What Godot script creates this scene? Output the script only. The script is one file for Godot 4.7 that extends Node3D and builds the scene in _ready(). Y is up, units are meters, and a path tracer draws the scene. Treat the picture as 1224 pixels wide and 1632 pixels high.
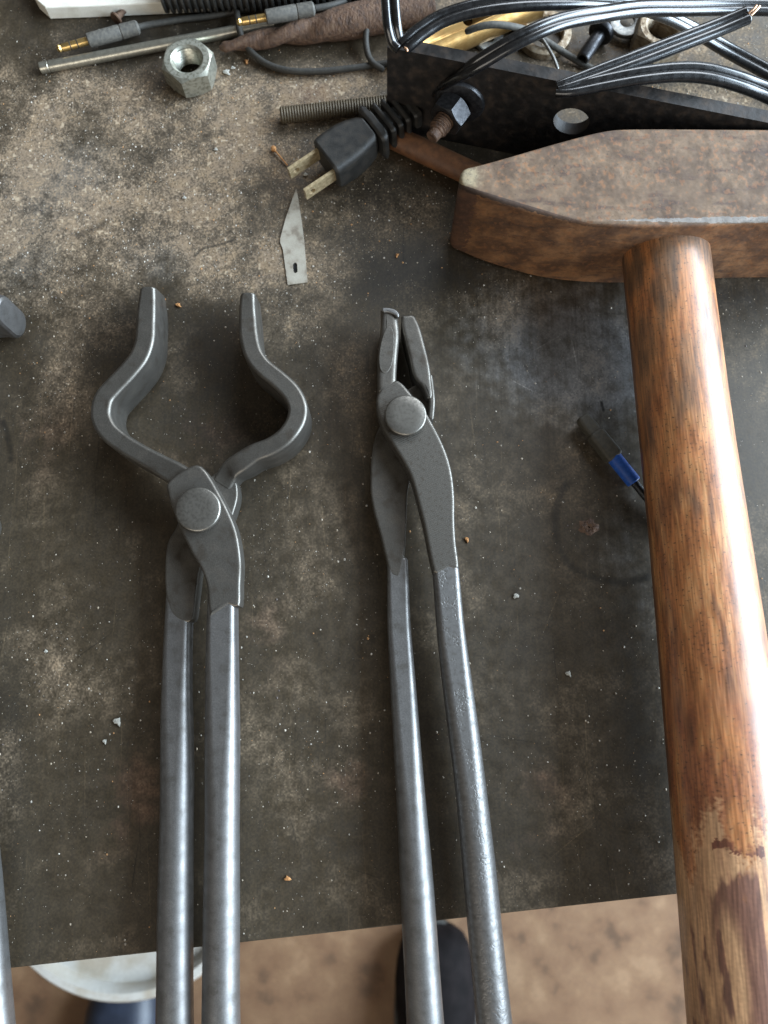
extends Node3D
# A steel workbench with two pairs of forge tongs, a cross peen hammer and workshop clutter, seen from above.
# Lengths in v() are millimetres; y is up, the bench top is y = 0, the bench front is towards +z.

var rng := RandomNumberGenerator.new()
var taken := {}
var tex := {}
var mats := {}


func v(x: float, y: float, z: float) -> Vector3:
	return Vector3(x, y, z) * 0.001


# ---------------------------------------------------------------- mesh building
class Shape:
	var p := PackedVector3Array()
	var n := PackedVector3Array()
	var t := PackedVector2Array()

	func tri(a: Vector3, b: Vector3, c: Vector3, na: Vector3, nb: Vector3, nc: Vector3, ta := Vector2(), tb := Vector2(), tc := Vector2()) -> void:
		var g := (c - a).cross(b - a)
		if g.length_squared() < 1e-24:
			return
		if g.dot(na + nb + nc) < 0.0:
			p.append_array([a, c, b])
			n.append_array([na, nc, nb])
			t.append_array([ta, tc, tb])
		else:
			p.append_array([a, b, c])
			n.append_array([na, nb, nc])
			t.append_array([ta, tb, tc])

	func quad(a: Vector3, b: Vector3, c: Vector3, d: Vector3, na: Vector3, nb: Vector3, nc: Vector3, nd: Vector3, ta := Vector2(), tb := Vector2(), tc := Vector2(), td := Vector2()) -> void:
		tri(a, b, c, na, nb, nc, ta, tb, tc)
		tri(a, c, d, na, nc, nd, ta, tc, td)

	func flat(a: Vector3, b: Vector3, c: Vector3, out: Vector3) -> void:
		var g := (c - a).cross(b - a).normalized()
		if g.dot(out) < 0.0:
			g = -g
		tri(a, b, c, g, g, g)

	func mesh(origin: Vector3) -> ArrayMesh:
		var q := PackedVector3Array()
		q.resize(p.size())
		for i in p.size():
			q[i] = p[i] - origin
		var a := []
		a.resize(Mesh.ARRAY_MAX)
		a[Mesh.ARRAY_VERTEX] = q
		a[Mesh.ARRAY_NORMAL] = n
		a[Mesh.ARRAY_TEX_UV] = t
		var m := ArrayMesh.new()
		m.add_surface_from_arrays(Mesh.PRIMITIVE_TRIANGLES, a)
		return m


func numbered(called: String) -> String:
	if not taken.has(called):
		taken[called] = 0
		return called
	taken[called] += 1
	return "%s_%03d" % [called, taken[called]]


func tag(o: Node3D, label: String, category: String, group := "") -> Node3D:
	o.set_meta("label", label)
	o.set_meta("category", category)
	if group:
		o.set_meta("group", group)
	return o


func thing(called: String, at: Vector3, label: String, category: String, group := "") -> Node3D:
	var o := Node3D.new()
	o.name = numbered(called)
	add_child(o, true)
	o.position = at
	return tag(o, label, category, group)


func place_of(o: Node) -> Vector3:
	var at := Vector3.ZERO
	while o is Node3D and o != self:
		at += o.position
		o = o.get_parent()
	return at


func obj(called: String, s: Shape, m: Material, parent: Node3D = null, at := Vector3.ZERO) -> MeshInstance3D:
	var o := MeshInstance3D.new()
	o.name = called if parent else numbered(called)
	var origin := place_of(parent) if parent else at
	o.mesh = s.mesh(origin)
	o.material_override = m
	if parent:
		parent.add_child(o, true)
	else:
		add_child(o, true)
		o.position = at
	return o


# smooth curve through the given points; a doubled point stays a corner
func curve(points: Array, steps: int) -> PackedVector3Array:
	var out := PackedVector3Array()
	for i in points.size() - 1:
		var a: Vector3 = points[maxi(i - 1, 0)]
		var b: Vector3 = points[i]
		var c: Vector3 = points[i + 1]
		var d: Vector3 = points[mini(i + 2, points.size() - 1)]
		if b.is_equal_approx(c):
			continue
		for k in steps:
			out.append(b.cubic_interpolate(c, a, d, float(k) / steps))
	out.append(points[-1])
	return out


func ring_curve(points: Array, steps: int) -> PackedVector2Array:
	var out := PackedVector2Array()
	var n := points.size()
	for i in n:
		var a: Vector2 = points[(i + n - 1) % n]
		var b: Vector2 = points[i]
		var c: Vector2 = points[(i + 1) % n]
		var d: Vector2 = points[(i + 2) % n]
		if b.is_equal_approx(c):
			continue
		for k in steps:
			out.append(b.cubic_interpolate(c, a, d, float(k) / steps))
	return out


# value at 0..1 along a list of evenly spread values
func along(list: Array, f: float) -> float:
	if list.size() == 1:
		return list[0]
	var k := clampf(f, 0.0, 1.0) * (list.size() - 1)
	var i := mini(int(k), list.size() - 2)
	return lerpf(list[i], list[i + 1], k - i)


# rounded rectangle (or ellipse when r is large): points and outward normals
func section(w: float, h: float, r: float, per: int) -> Array:
	var rx := maxf(minf(r, w / 2.0), 1e-6)
	var ry := maxf(minf(r, h / 2.0), 1e-6)
	var pts := PackedVector2Array()
	var nor := PackedVector2Array()
	for q in 4:
		var sx := 1.0 if q == 0 or q == 3 else -1.0
		var sy := 1.0 if q < 2 else -1.0
		for k in per + 1:
			var a := (q + float(k) / per) * PI / 2.0
			var d := Vector2(cos(a), sin(a))
			pts.append(Vector2(sx * (w / 2.0 - rx) + rx * d.x, sy * (h / 2.0 - ry) + ry * d.y))
			nor.append(Vector2(d.x / rx, d.y / ry).normalized())
	return [pts, nor]


# two round wires side by side
func twin_section(r: float, per: int) -> Array:
	var pts := PackedVector2Array()
	var nor := PackedVector2Array()
	for side in [1.0, -1.0]:
		for k in per + 1:
			var a := lerpf(-0.82, 0.82, float(k) / per) * PI + (0.0 if side > 0.0 else PI)
			var d := Vector2(cos(a), sin(a))
			pts.append(Vector2(side * r * 0.93, 0) + d * r)
			nor.append(d)
	return [pts, nor]


# sweep a section along a path; sizes in mm, evenly spread along the path; kind: "bar", "twin"
func sweep(s: Shape, path: PackedVector3Array, ws: Array, hs: Array, radius: Variant, kind := "bar", per := 4, up := Vector3.UP, caps := 2, wobble := 0.0) -> void:
	var rs: Array = radius if radius is Array else [radius]
	var r: float = rs[0]
	var n := path.size()
	var lengths := PackedFloat32Array([0.0])
	for i in range(1, n):
		lengths.append(lengths[i - 1] + path[i].distance_to(path[i - 1]))
	var total: float = lengths[n - 1]
	var rings := []
	var normals := []
	var where := []
	# extra rings near the ends round them off
	var list := []
	var cap := minf(minf(r, 1.2), 0.35 * minf(minf(ws[0], hs[0]), minf(ws[-1], hs[-1]))) * 0.001 if kind != "twin" else 0.0004
	for i in n:
		list.append([path[i], (path[mini(i + 1, n - 1)] - path[maxi(i - 1, 0)]).normalized(), lengths[i] / total, 0.0])
	if caps > 0:
		var first: Array = list[0]
		list[0] = [first[0] + first[1] * cap, first[1], first[2], 0.0]
		list.push_front([first[0] + first[1] * cap * 0.3, first[1], first[2], cap * 0.3])
		list.push_front([first[0], first[1], first[2], cap])
	if caps > 1:
		var last: Array = list[-1]
		list[-1] = [last[0] - last[1] * cap, last[1], last[2], 0.0]
		list.append([last[0] - last[1] * cap * 0.3, last[1], last[2], cap * 0.3])
		list.append([last[0], last[1], last[2], cap])
	for e in list:
		var dir: Vector3 = e[1]
		var side := dir.cross(up if absf(dir.dot(up)) < 0.99 else Vector3.BACK).normalized()
		var top := side.cross(dir).normalized()
		var w: float = along(ws, e[2]) * 0.001 - 2.0 * e[3]
		var h: float = along(hs, e[2]) * 0.001 - 2.0 * e[3]
		var sec: Array = twin_section(maxf(w * 0.26, 0.0001), per * 3) if kind == "twin" else section(w, h, along(rs, e[2]) * 0.001, per)
		var ring := PackedVector3Array()
		var nor := PackedVector3Array()
		var at_mm: float = total * 1000.0 * e[2]
		var swell := 1.0 + wobble * (0.5 * sin(at_mm * 0.11 + 1.0) + 0.3 * sin(at_mm * 0.043 + total * 900.0))
		var shift := side * wobble * 0.006 * sin(at_mm * 0.047 + total * 500.0)
		for k in sec[0].size():
			var q: Vector2 = sec[0][k]
			var m: Vector2 = sec[1][k]
			var dent := swell * (1.0 + wobble * 0.5 * sin(at_mm * 0.05 + k * 0.9) * sin(at_mm * 0.023 + k * 0.31))
			ring.append(e[0] + side * q.x * dent + top * q.y * dent + shift)
			nor.append(side * m.x + top * m.y)
		rings.append(ring)
		normals.append(nor)
		where.append(e[2])
	for i in rings.size() - 1:
		var c: int = rings[i].size()
		var endish: bool = list[i][3] > 0.0 or list[i + 1][3] > 0.0
		for k in c:
			var l := (k + 1) % c
			var u0 := float(k) / c
			var u1 := float(k + 1) / c
			var tilt: Vector3 = list[i][1] * (-1.0 if i < rings.size() / 2 else 1.0) * (0.8 if endish else 0.0)
			var t0: Vector3 = tilt if list[i][3] > 0.0 else Vector3.ZERO
			var t1: Vector3 = tilt if list[i + 1][3] > 0.0 else Vector3.ZERO
			s.quad(rings[i][k], rings[i][l], rings[i + 1][l], rings[i + 1][k], (normals[i][k] + t0).normalized(), (normals[i][l] + t0).normalized(), (normals[i + 1][l] + t1).normalized(), (normals[i + 1][k] + t1).normalized(), Vector2(u0, where[i]), Vector2(u1, where[i]), Vector2(u1, where[i + 1]), Vector2(u0, where[i + 1]))
	for z in 2:
		if (z == 0 and caps < 1) or (z == 1 and caps < 2):
			continue
		var e: Array = list[0] if z == 0 else list[-1]
		var ring: PackedVector3Array = rings[0] if z == 0 else rings[-1]
		var out: Vector3 = -e[1] if z == 0 else e[1]
		for k in ring.size():
			s.tri(e[0], ring[k], ring[(k + 1) % ring.size()], out, out, out, Vector2(0.5, e[2]), Vector2(0.5, e[2]), Vector2(0.5, e[2]))


# round or shaped skin through rings of points, normals from the neighbours
func skin(s: Shape, rings: Array, cap_ends := true, repeat := 1.0) -> void:
	var n := rings.size()
	var c: int = rings[0].size()
	var middle := []
	for r in rings:
		var m := Vector3.ZERO
		for q in r:
			m += q
		middle.append(m / c)
	var nor := []
	for i in n:
		var row := PackedVector3Array()
		for k in c:
			var du: Vector3 = rings[i][(k + 1) % c] - rings[i][(k + c - 1) % c]
			var dv: Vector3 = rings[mini(i + 1, n - 1)][k] - rings[maxi(i - 1, 0)][k]
			var g := du.cross(dv).normalized()
			if g.dot(rings[i][k] - middle[i]) < 0.0:
				g = -g
			row.append(g)
		nor.append(row)
	for i in n - 1:
		for k in c:
			var l := (k + 1) % c
			s.quad(rings[i][k], rings[i][l], rings[i + 1][l], rings[i + 1][k], nor[i][k], nor[i][l], nor[i + 1][l], nor[i + 1][k], Vector2(float(k) / c, repeat * i / (n - 1)), Vector2(float(k + 1) / c, repeat * i / (n - 1)), Vector2(float(k + 1) / c, repeat * (i + 1) / (n - 1)), Vector2(float(k) / c, repeat * (i + 1) / (n - 1)))
	if cap_ends:
		for z in [0, n - 1]:
			var out: Vector3 = (middle[0] - middle[1] if z == 0 else middle[n - 1] - middle[n - 2]).normalized()
			for k in c:
				s.tri(middle[z], rings[z][k], rings[z][(k + 1) % c], out, out, out)


# turned shape: profile of (distance along, radius) in mm from a in direction dir
func lathe(s: Shape, a: Vector3, dir: Vector3, profile: Array, n := 40, smooth_below := 0.6) -> void:
	dir = dir.normalized()
	var side := dir.cross(Vector3.UP if absf(dir.y) < 0.9 else Vector3.RIGHT).normalized()
	var top := side.cross(dir)
	var seg := []
	for i in profile.size() - 1:
		var d: Vector2 = profile[i + 1] - profile[i]
		seg.append(Vector2(-d.y, d.x).normalized())
	for i in profile.size() - 1:
		var n0: Vector2 = seg[i]
		var n1: Vector2 = seg[i]
		if i > 0 and absf(seg[i].angle_to(seg[i - 1])) < smooth_below:
			n0 = (seg[i] + seg[i - 1]).normalized()
		if i < seg.size() - 1 and absf(seg[i].angle_to(seg[i + 1])) < smooth_below:
			n1 = (seg[i] + seg[i + 1]).normalized()
		for k in n:
			var r0 := side * cos(TAU * k / n) + top * sin(TAU * k / n)
			var r1 := side * cos(TAU * (k + 1) / n) + top * sin(TAU * (k + 1) / n)
			var p0: Vector2 = profile[i] * 0.001
			var p1: Vector2 = profile[i + 1] * 0.001
			s.quad(a + dir * p0.x + r0 * p0.y, a + dir * p0.x + r1 * p0.y, a + dir * p1.x + r1 * p1.y, a + dir * p1.x + r0 * p1.y, dir * n0.x + r0 * n0.y, dir * n0.x + r1 * n0.y, dir * n1.x + r1 * n1.y, dir * n1.x + r0 * n1.y, Vector2(float(k) / n, p0.x * 50.0), Vector2(float(k + 1) / n, p0.x * 50.0), Vector2(float(k + 1) / n, p1.x * 50.0), Vector2(float(k) / n, p1.x * 50.0))


# flat plate with rounded upper edges; outline in mm (x, z), from height y0 to y1
func plate(s: Shape, outline: PackedVector2Array, y0: float, y1: float, bevel: float, steps := 3, bottom := 0.0) -> void:
	var o := PackedVector2Array()
	for q in outline:
		if o.is_empty() or (q.distance_to(o[-1]) > bevel * 0.85 and q.distance_to(outline[0]) > bevel * 0.85):
			o.append(q)
	if Geometry2D.is_polygon_clockwise(o):
		o.reverse()
	var n := o.size()
	var edge := PackedVector2Array()
	for i in n:
		var d := (o[(i + 1) % n] - o[i]).normalized()
		edge.append(Vector2(d.y, -d.x))
	var middle := Vector2.ZERO
	for q in o:
		middle += q / n
	var out := 0.0
	for i in n:
		out += edge[i].dot(o[i] - middle)
	if out < 0.0:
		for i in n:
			edge[i] = -edge[i]
	var na := PackedVector2Array()
	var nb := PackedVector2Array()
	var miter := PackedVector2Array()
	for i in n:
		var e0 := edge[(i + n - 1) % n]
		var e1 := edge[i]
		var m := (e0 + e1).normalized()
		miter.append(m / maxf(m.dot(e1), 0.4))
		var soft := absf(e0.angle_to(e1)) < 0.7
		nb.append(m if soft else e0)
		na.append(m if soft else e1)
	var rows := [[y0 + bottom, 0.0, 0.0], [y1 - bevel, 0.0, 0.0]]
	if bottom > 0.0:
		rows.push_front([y0, -bottom, -1.0])
	for k in steps:
		var a := float(k + 1) / steps * PI / 2.0
		rows.append([y1 - bevel + bevel * sin(a), -bevel * (1.0 - cos(a)), sin(a)])
	for j in rows.size() - 1:
		for i in n:
			var l := (i + 1) % n
			var c := []
			for e in [[i, j], [l, j], [l, j + 1], [i, j + 1]]:
				var q: Vector2 = o[e[0]] + miter[e[0]] * rows[e[1]][1]
				var lift: float = rows[e[1]][2]
				var m: Vector2 = na[e[0]] if e[0] == i else nb[e[0]]
				c.append([Vector3(q.x, rows[e[1]][0], q.y) * 0.001, (Vector3(m.x, 0, m.y) * (1.0 - lift * lift) + Vector3(0, lift, 0)).normalized()])
			s.quad(c[0][0], c[1][0], c[2][0], c[3][0], c[0][1], c[1][1], c[2][1], c[3][1], plan(c[0][0]), plan(c[1][0]), plan(c[2][0]), plan(c[3][0]))
	for z in 2:
		var inset: float = rows[-1][1] if z == 0 else rows[0][1]
		var y: float = rows[-1][0] if z == 0 else rows[0][0]
		var q := PackedVector2Array()
		for i in n:
			q.append(o[i] + miter[i] * inset)
		var idx := Geometry2D.triangulate_polygon(q)
		if idx.is_empty():
			idx = Geometry2D.triangulate_polygon(o)
		var up := Vector3.UP if z == 0 else Vector3.DOWN
		for k in range(0, idx.size(), 3):
			var a := Vector3(q[idx[k]].x, y, q[idx[k]].y) * 0.001
			var b := Vector3(q[idx[k + 1]].x, y, q[idx[k + 1]].y) * 0.001
			var c := Vector3(q[idx[k + 2]].x, y, q[idx[k + 2]].y) * 0.001
			s.tri(a, b, c, up, up, up, plan(a), plan(b), plan(c))


# the bench top's own texture coordinates
func plan(p: Vector3) -> Vector2:
	return Vector2(p.x / 0.52 + 0.5, (p.z + 0.4) / 0.52)


func hex_nut(s: Shape, at: Vector3, flats: float, bore: float, h: float, turn: float) -> void:
	var f := flats / 2.0
	var rt := f * 0.96
	var prof := [Vector2(0.0, bore + 0.7), Vector2(0.7, bore)]
	var pitch := 1.5
	var y := 0.7
	while y + pitch < h - 0.8:
		prof.append(Vector2(y + pitch * 0.5, bore - 0.55))
		prof.append(Vector2(y + pitch, bore))
		y += pitch
	prof.append(Vector2(h - 0.8, bore))
	prof.append(Vector2(h, bore + 1.0))
	prof.reverse()
	lathe(s, at, Vector3.UP, prof, 48, 0.3)
	for side in 6:
		for k in 8:
			var a := []
			for j in 2:
				var b := (k + j) / 8.0 * PI / 3.0 - PI / 6.0
				var ang := turn + side * PI / 3.0 + b
				var r := f / cos(b)
				var d := Vector3(cos(ang), 0, sin(ang))
				var drop := (r - rt) * 0.62
				a.append([d, r, drop])
			var fn := Vector3(cos(turn + side * PI / 3.0), 0, sin(turn + side * PI / 3.0))
			var t0: Vector3 = at + (a[0][0] * a[0][1] + Vector3(0, h - a[0][2], 0)) * 0.001
			var t1: Vector3 = at + (a[1][0] * a[1][1] + Vector3(0, h - a[1][2], 0)) * 0.001
			var b0: Vector3 = at + (a[0][0] * a[0][1] + Vector3(0, a[0][2], 0)) * 0.001
			var b1: Vector3 = at + (a[1][0] * a[1][1] + Vector3(0, a[1][2], 0)) * 0.001
			s.quad(b0, b1, t1, t0, fn, fn, fn, fn)
			var c0: Vector3 = at + (a[0][0] * rt + Vector3(0, h, 0)) * 0.001
			var c1: Vector3 = at + (a[1][0] * rt + Vector3(0, h, 0)) * 0.001
			var m0: Vector3 = (a[0][0] * 0.55 + Vector3.UP).normalized()
			var m1: Vector3 = (a[1][0] * 0.55 + Vector3.UP).normalized()
			s.quad(t0, t1, c1, c0, m0, m1, m1, m0)
			var i0: Vector3 = at + (a[0][0] * (bore + 1.0) + Vector3(0, h, 0)) * 0.001
			var i1: Vector3 = at + (a[1][0] * (bore + 1.0) + Vector3(0, h, 0)) * 0.001
			s.quad(c0, c1, i1, i0, Vector3.UP, Vector3.UP, Vector3.UP, Vector3.UP)


func box(s: Shape, x: Transform3D, size: Vector3, bevel := 0.3) -> void:
	# a box with rounded edges, size in mm, centred on the transform
	var h := size * 0.0005
	var path := PackedVector3Array([x * Vector3(-h.x, 0, 0), x * Vector3(h.x, 0, 0)])
	sweep(s, path, [size.z], [size.y], bevel, "bar", 2, x.basis.y.normalized())


# ---------------------------------------------------------------- materials
func noise(kind: int, freq: float, octaves: int, sd: int) -> FastNoiseLite:
	var f := FastNoiseLite.new()
	f.noise_type = kind
	f.frequency = freq
	f.seed = sd
	f.fractal_octaves = octaves
	f.fractal_type = FastNoiseLite.FRACTAL_FBM if octaves > 1 else FastNoiseLite.FRACTAL_NONE
	return f


func grey(n: FastNoiseLite, w: int, h: int, seamless := true) -> PackedByteArray:
	var im := n.get_seamless_image(w, h) if seamless else n.get_image(w, h)
	im.convert(Image.FORMAT_L8)
	return im.get_data()


# mottled colour; stops is a list of colours from low to high, alpha carries the roughness
func mottled(called: String, size: int, freq: float, octaves: int, sd: int, stops: Array, grain := 0.12) -> ImageTexture:
	if tex.has(called):
		return tex[called]
	var a := grey(noise(FastNoiseLite.TYPE_SIMPLEX_SMOOTH, freq, octaves, sd), size, size)
	var b := grey(noise(FastNoiseLite.TYPE_SIMPLEX, 0.35, 2, sd + 7), size, size)
	var out := PackedByteArray()
	out.resize(size * size * 4)
	for i in size * size:
		var f: float = a[i] / 255.0
		f = clampf((f - 0.5) * 1.5 + 0.5, 0.0, 1.0) * (stops.size() - 1)
		var k := mini(int(f), stops.size() - 2)
		var c: Color = stops[k].lerp(stops[k + 1], f - k)
		var g := 1.0 + (b[i] / 255.0 - 0.5) * 2.0 * grain
		out[i * 4] = clampi(int(c.r * g * 255.0), 0, 255)
		out[i * 4 + 1] = clampi(int(c.g * g * 255.0), 0, 255)
		out[i * 4 + 2] = clampi(int(c.b * g * 255.0), 0, 255)
		out[i * 4 + 3] = clampi(int((c.a + (b[i] / 255.0 - 0.5) * grain) * 255.0), 20, 255)
	tex[called] = ImageTexture.create_from_image(Image.create_from_data(size, size, false, Image.FORMAT_RGBA8, out))
	return tex[called]


func relief(called: String, freq: float, octaves: int, sd: int, kind := FastNoiseLite.TYPE_SIMPLEX_SMOOTH) -> ImageTexture:
	if not tex.has(called):
		var im := noise(kind, freq, octaves, sd).get_seamless_image(512, 512)
		im.convert(Image.FORMAT_RGB8)
		tex[called] = ImageTexture.create_from_image(im)
	return tex[called]


# sRGB colour from 0..255 with a roughness in alpha
func c8(r: float, g: float, b: float, rough := 1.0) -> Color:
	return Color(r / 255.0, g / 255.0, b / 255.0, rough)


func surface(called: String, colour: Texture2D, tile_mm: float, metal: float, bump: Texture2D = null, depth_mm := 0.1, triplanar := true) -> StandardMaterial3D:
	var m := StandardMaterial3D.new()
	m.resource_name = called
	m.albedo_texture = colour
	m.roughness = 1.0
	m.roughness_texture = colour
	m.roughness_texture_channel = BaseMaterial3D.TEXTURE_CHANNEL_ALPHA
	m.metallic = metal
	m.uv1_triplanar = triplanar
	if triplanar:
		m.uv1_scale = Vector3.ONE * (1000.0 / tile_mm)
	if bump:
		m.heightmap_enabled = true
		m.heightmap_texture = bump
		m.heightmap_scale = depth_mm * 0.1
	mats[called] = m
	return m


# where dust (r), oily stains and painted shade (g), worn bare steel with painted sheen (b) and rust (a) lie on the bench top: centre, radii (mm), strength
var dust := [[-162, -246, 35, 23, 0.70], [-166, -201, 29, 28, 0.75], [-141, -179, 37, 24, 0.65], [-83, -263, 30, 17, 0.60], [-65, -246, 29, 23, 0.85], [-27, -246, 18, 23, 0.70], [-15, -268, 24, 8, 0.70], [-80, -188, 31, 18, 0.80], [-110, -210, 20, 16, 0.50], [-59, -167, 22, 14, 0.75], [-154, -158, 17, 12, 0.50], [-39, -143, 14, 15, 0.50], [-142, -119, 16, 23, 0.45], [-44, -97, 16, 17, 0.23], [-47, -43, 13, 23, 0.23], [-14, -119, 11, 17, 0.30], [-140, -4, 15, 15, 0.28], [-126, 13, 15, 15, 0.25], [-148, 42, 6, 14, 0.35], [-119, 44, 10, 14, 0.20], [-33, 32, 15, 14, 0.23], [-18, 42, 10, 7, 0.20], [-24, -24, 15, 15, 0.17], [25, -201, 17, 19, 0.30], [52, -143, 17, 18, 0.30], [109, -273, 36, 17, 0.80], [159, -266, 30, 17, 0.90], [161, -290, 24, 14, 0.80], [39, -304, 24, 14, 0.70], [68, -273, 18, 7, 0.70], [157, -143, 17, 23, 0.25], [40, -91, 16, 22, 0.11], [-106, -243, 23, 20, 0.50], [-20, -179, 17, 18, 0.35], [-137, -266, 30, 10, 0.50], [-96, -217, 95, 62, 0.30], [-26, -210, 40, 50, 0.25], [116, -283, 90, 27, 0.20]]
var oil_and_shade := [[-149, 60, 10, 45, 0.40], [-116, -143, 17, 18, 0.50], [-77, -131, 19, 23, 0.45], [-76, -97, 32, 17, 0.17], [-3, -164, 17, 18, 0.40], [25, -167, 28, 12, 0.55], [-138, -283, 27, 14, 0.55], [-94, -294, 51, 10, 0.60], [-3, 72, 72, 27, 0.14], [151, -50, 10, 51, 0.28], [-105, -223, 17, 13, 0.40], [-108, -188, 17, 12, 0.35], [2, -204, 17, 19, 0.35], [99, 25, 7, 58, 0.23], [70, -108, 16, 8, 0.20], [158, -158, 17, 9, 0.50], [-107, -37, 16, 23, 0.15]]  # the narrow strip along the hammer handle paints its shade on the plate
var worn := [[79, -137, 36, 22, 1.00], [96, -117, 19, 20, 1.00], [68, -119, 16, 17, 0.50], [97, -45, 10, 16, 0.38], [107, -17, 5, 15, 0.30], [103, -72, 7, 13, 0.25], [-158, -207, 23, 22, 0.50], [-139, -217, 17, 16, 0.45], [-163, -173, 17, 15, 0.40], [-102, -176, 17, 12, 0.40]]  # right-hand blobs paint a bluish sheen; those at left are bare steel
var rust := [[-101, 54, 15, 18, 0.30], [-33, -259, 8, 5, 1.00], [-13, 47, 12, 9, 0.20], [61, 49, 10, 9, 0.17], [-76, -94, 16, 11, 0.20], [85, -53, 6, 5, 0.45], [50, 70, 15, 7, 0.15], [-148, -91, 16, 17, 0.12], [-49, -12, 10, 20, 0.12]]


func spread(list: Array, x: float, z: float) -> float:
	var f := 0.0
	for e in list:
		var q := Vector2((x - e[0]) / e[2], (z - e[1]) / e[3]).length_squared()
		if q < 6.0:
			f += e[4] * exp(-q * 0.9)
	return minf(f, 1.0)


func bench_texture() -> ImageTexture:
	var size := 2048
	var low := Image.create_empty(130, 130, false, Image.FORMAT_RGBA8)
	for j in 130:
		for i in 130:
			var x := (i + 0.5) * 4.0 - 260.0
			var z := (j + 0.5) * 4.0 - 400.0
			low.set_pixel(i, j, Color(spread(dust, x, z), spread(oil_and_shade, x, z), spread(worn, x, z), spread(rust, x, z)))
	low.resize(size, size, Image.INTERPOLATE_CUBIC)
	var mask := low.get_data()
	var n1 := grey(noise(FastNoiseLite.TYPE_SIMPLEX_SMOOTH, 0.006, 6, 3), size, size, false)
	var n2 := grey(noise(FastNoiseLite.TYPE_VALUE, 0.45, 2, 11), size, size, false)
	var n4 := grey(noise(FastNoiseLite.TYPE_SIMPLEX_SMOOTH, 0.03, 5, 5), size, size, false)
	var n5 := grey(noise(FastNoiseLite.TYPE_VALUE, 0.22, 1, 17), size, size, false)
	var im := noise(FastNoiseLite.TYPE_SIMPLEX, 0.11, 4, 23).get_image(size, 64)
	im.convert(Image.FORMAT_L8)
	im.resize(size, size, Image.INTERPOLATE_CUBIC)
	var n3 := im.get_data()
	var rows := []
	rows.resize(size)
	var job := WorkerThreadPool.add_group_task(func(j: int) -> void:
		var o := PackedByteArray()
		o.resize(size * 4)
		for i in size:
			var at := j * size + i
			var m := at * 4
			var a := n1[at] / 255.0
			var b := n2[at] / 255.0
			var st := n3[at] / 255.0
			var c := n4[at] / 255.0
			var e := n5[at] / 255.0
			var d := clampf(mask[m] / 255.0 * 0.95 + (a - 0.5) * 1.1 + (c - 0.5) * 0.5 + (b - 0.5) * 0.3 - 0.10, 0.0, 1.0)
			d = d * (0.35 + 0.65 * d)
			var cover := clampf(d * (0.3 + 1.4 * b), 0.0, 1.0)
			var wear_sheen := clampf(mask[m + 2] / 255.0 + (c - 0.5) * 0.7 + (st - 0.5) * 0.25, 0.0, 1.0) * minf(1.0, mask[m + 2] / 60.0)
			var ru := clampf(mask[m + 3] / 255.0 * 1.1 + (a - 0.5) * 1.0 + (c - 0.5) * 0.5 - 0.1, 0.0, 1.0) * minf(1.0, mask[m + 3] / 40.0)
			var dark := clampf(mask[m + 1] / 255.0 + (c - 0.5) * 0.7, 0.0, 1.0) * minf(1.0, mask[m + 1] / 50.0)
			var lift := 0.92 + 0.16 * (c - 0.5) + 0.22 * (a - 0.5) + 0.10 * (st - 0.5) + 0.36 * (b - 0.5)
			var r := 68.0 * lift
			var g := 58.0 * lift
			var bl := 44.0 * lift
			r = lerpf(r, 128.0 * lift, wear_sheen * 0.8)  # bare steel and the painted sheen share this grey
			g = lerpf(g, 129.0 * lift, wear_sheen * 0.8)
			bl = lerpf(bl, 132.0 * lift, wear_sheen * 0.8)
			r = lerpf(r, 98.0 * lift, ru * 0.7)
			g = lerpf(g, 60.0 * lift, ru * 0.7)
			bl = lerpf(bl, 42.0 * lift, ru * 0.7)
			var k := 1.0 - 0.5 * dark
			r *= k
			g *= k
			bl *= k
			r = lerpf(r, 135.0 + 46.0 * (b - 0.5) + 20.0 * (c - 0.5), cover * 0.9)
			g = lerpf(g, 116.0 + 44.0 * (b - 0.5) + 14.0 * (c - 0.5), cover * 0.9)
			bl = lerpf(bl, 95.0 + 40.0 * (b - 0.5) + 4.0 * (c - 0.5), cover * 0.9)
			if e > 0.93 - 0.16 * d:
				var f := clampf((e - 0.93 + 0.16 * d) * 7.0, 0.0, 0.7) * (0.25 + 0.75 * d)
				r = lerpf(r, 190.0, f)
				g = lerpf(g, 172.0, f)
				bl = lerpf(bl, 146.0, f)
			o[i * 4] = clampi(int(r), 0, 255)
			o[i * 4 + 1] = clampi(int(g), 0, 255)
			o[i * 4 + 2] = clampi(int(bl), 0, 255)
			o[i * 4 + 3] = clampi(int(255.0 * (0.5 + 0.4 * cover - 0.26 * wear_sheen + 0.15 * ru + 0.2 * (c - 0.5) - 0.06 * (st - 0.5))), 40, 255)
		rows[j] = o
	, size)
	WorkerThreadPool.wait_for_group_task_completion(job)
	var all := PackedByteArray()
	for r in rows:
		all.append_array(r)
	# scratches from the grain of use, most of them along the bench's depth
	for k in 1100:
		var len := rng.randf_range(12.0, 150.0)
		var ang := rng.randfn(0.0, 0.06) if k % 5 else rng.randf_range(-1.4, 1.4)
		var at := Vector2(rng.randf() * size, rng.randf() * size)
		var dir := Vector2(sin(ang + 0.03), cos(ang + 0.03))
		var gain := rng.randf_range(0.68, 1.42)
		for q in int(len):
			var w := at + dir * q
			stain(all, size, int(w.x), int(w.y), lerpf(1.0, gain, sin(PI * q / len)))
			if k % 13 == 0:
				stain(all, size, int(w.x) + 1, int(w.y), lerpf(1.0, gain, sin(PI * q / len)))
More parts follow.
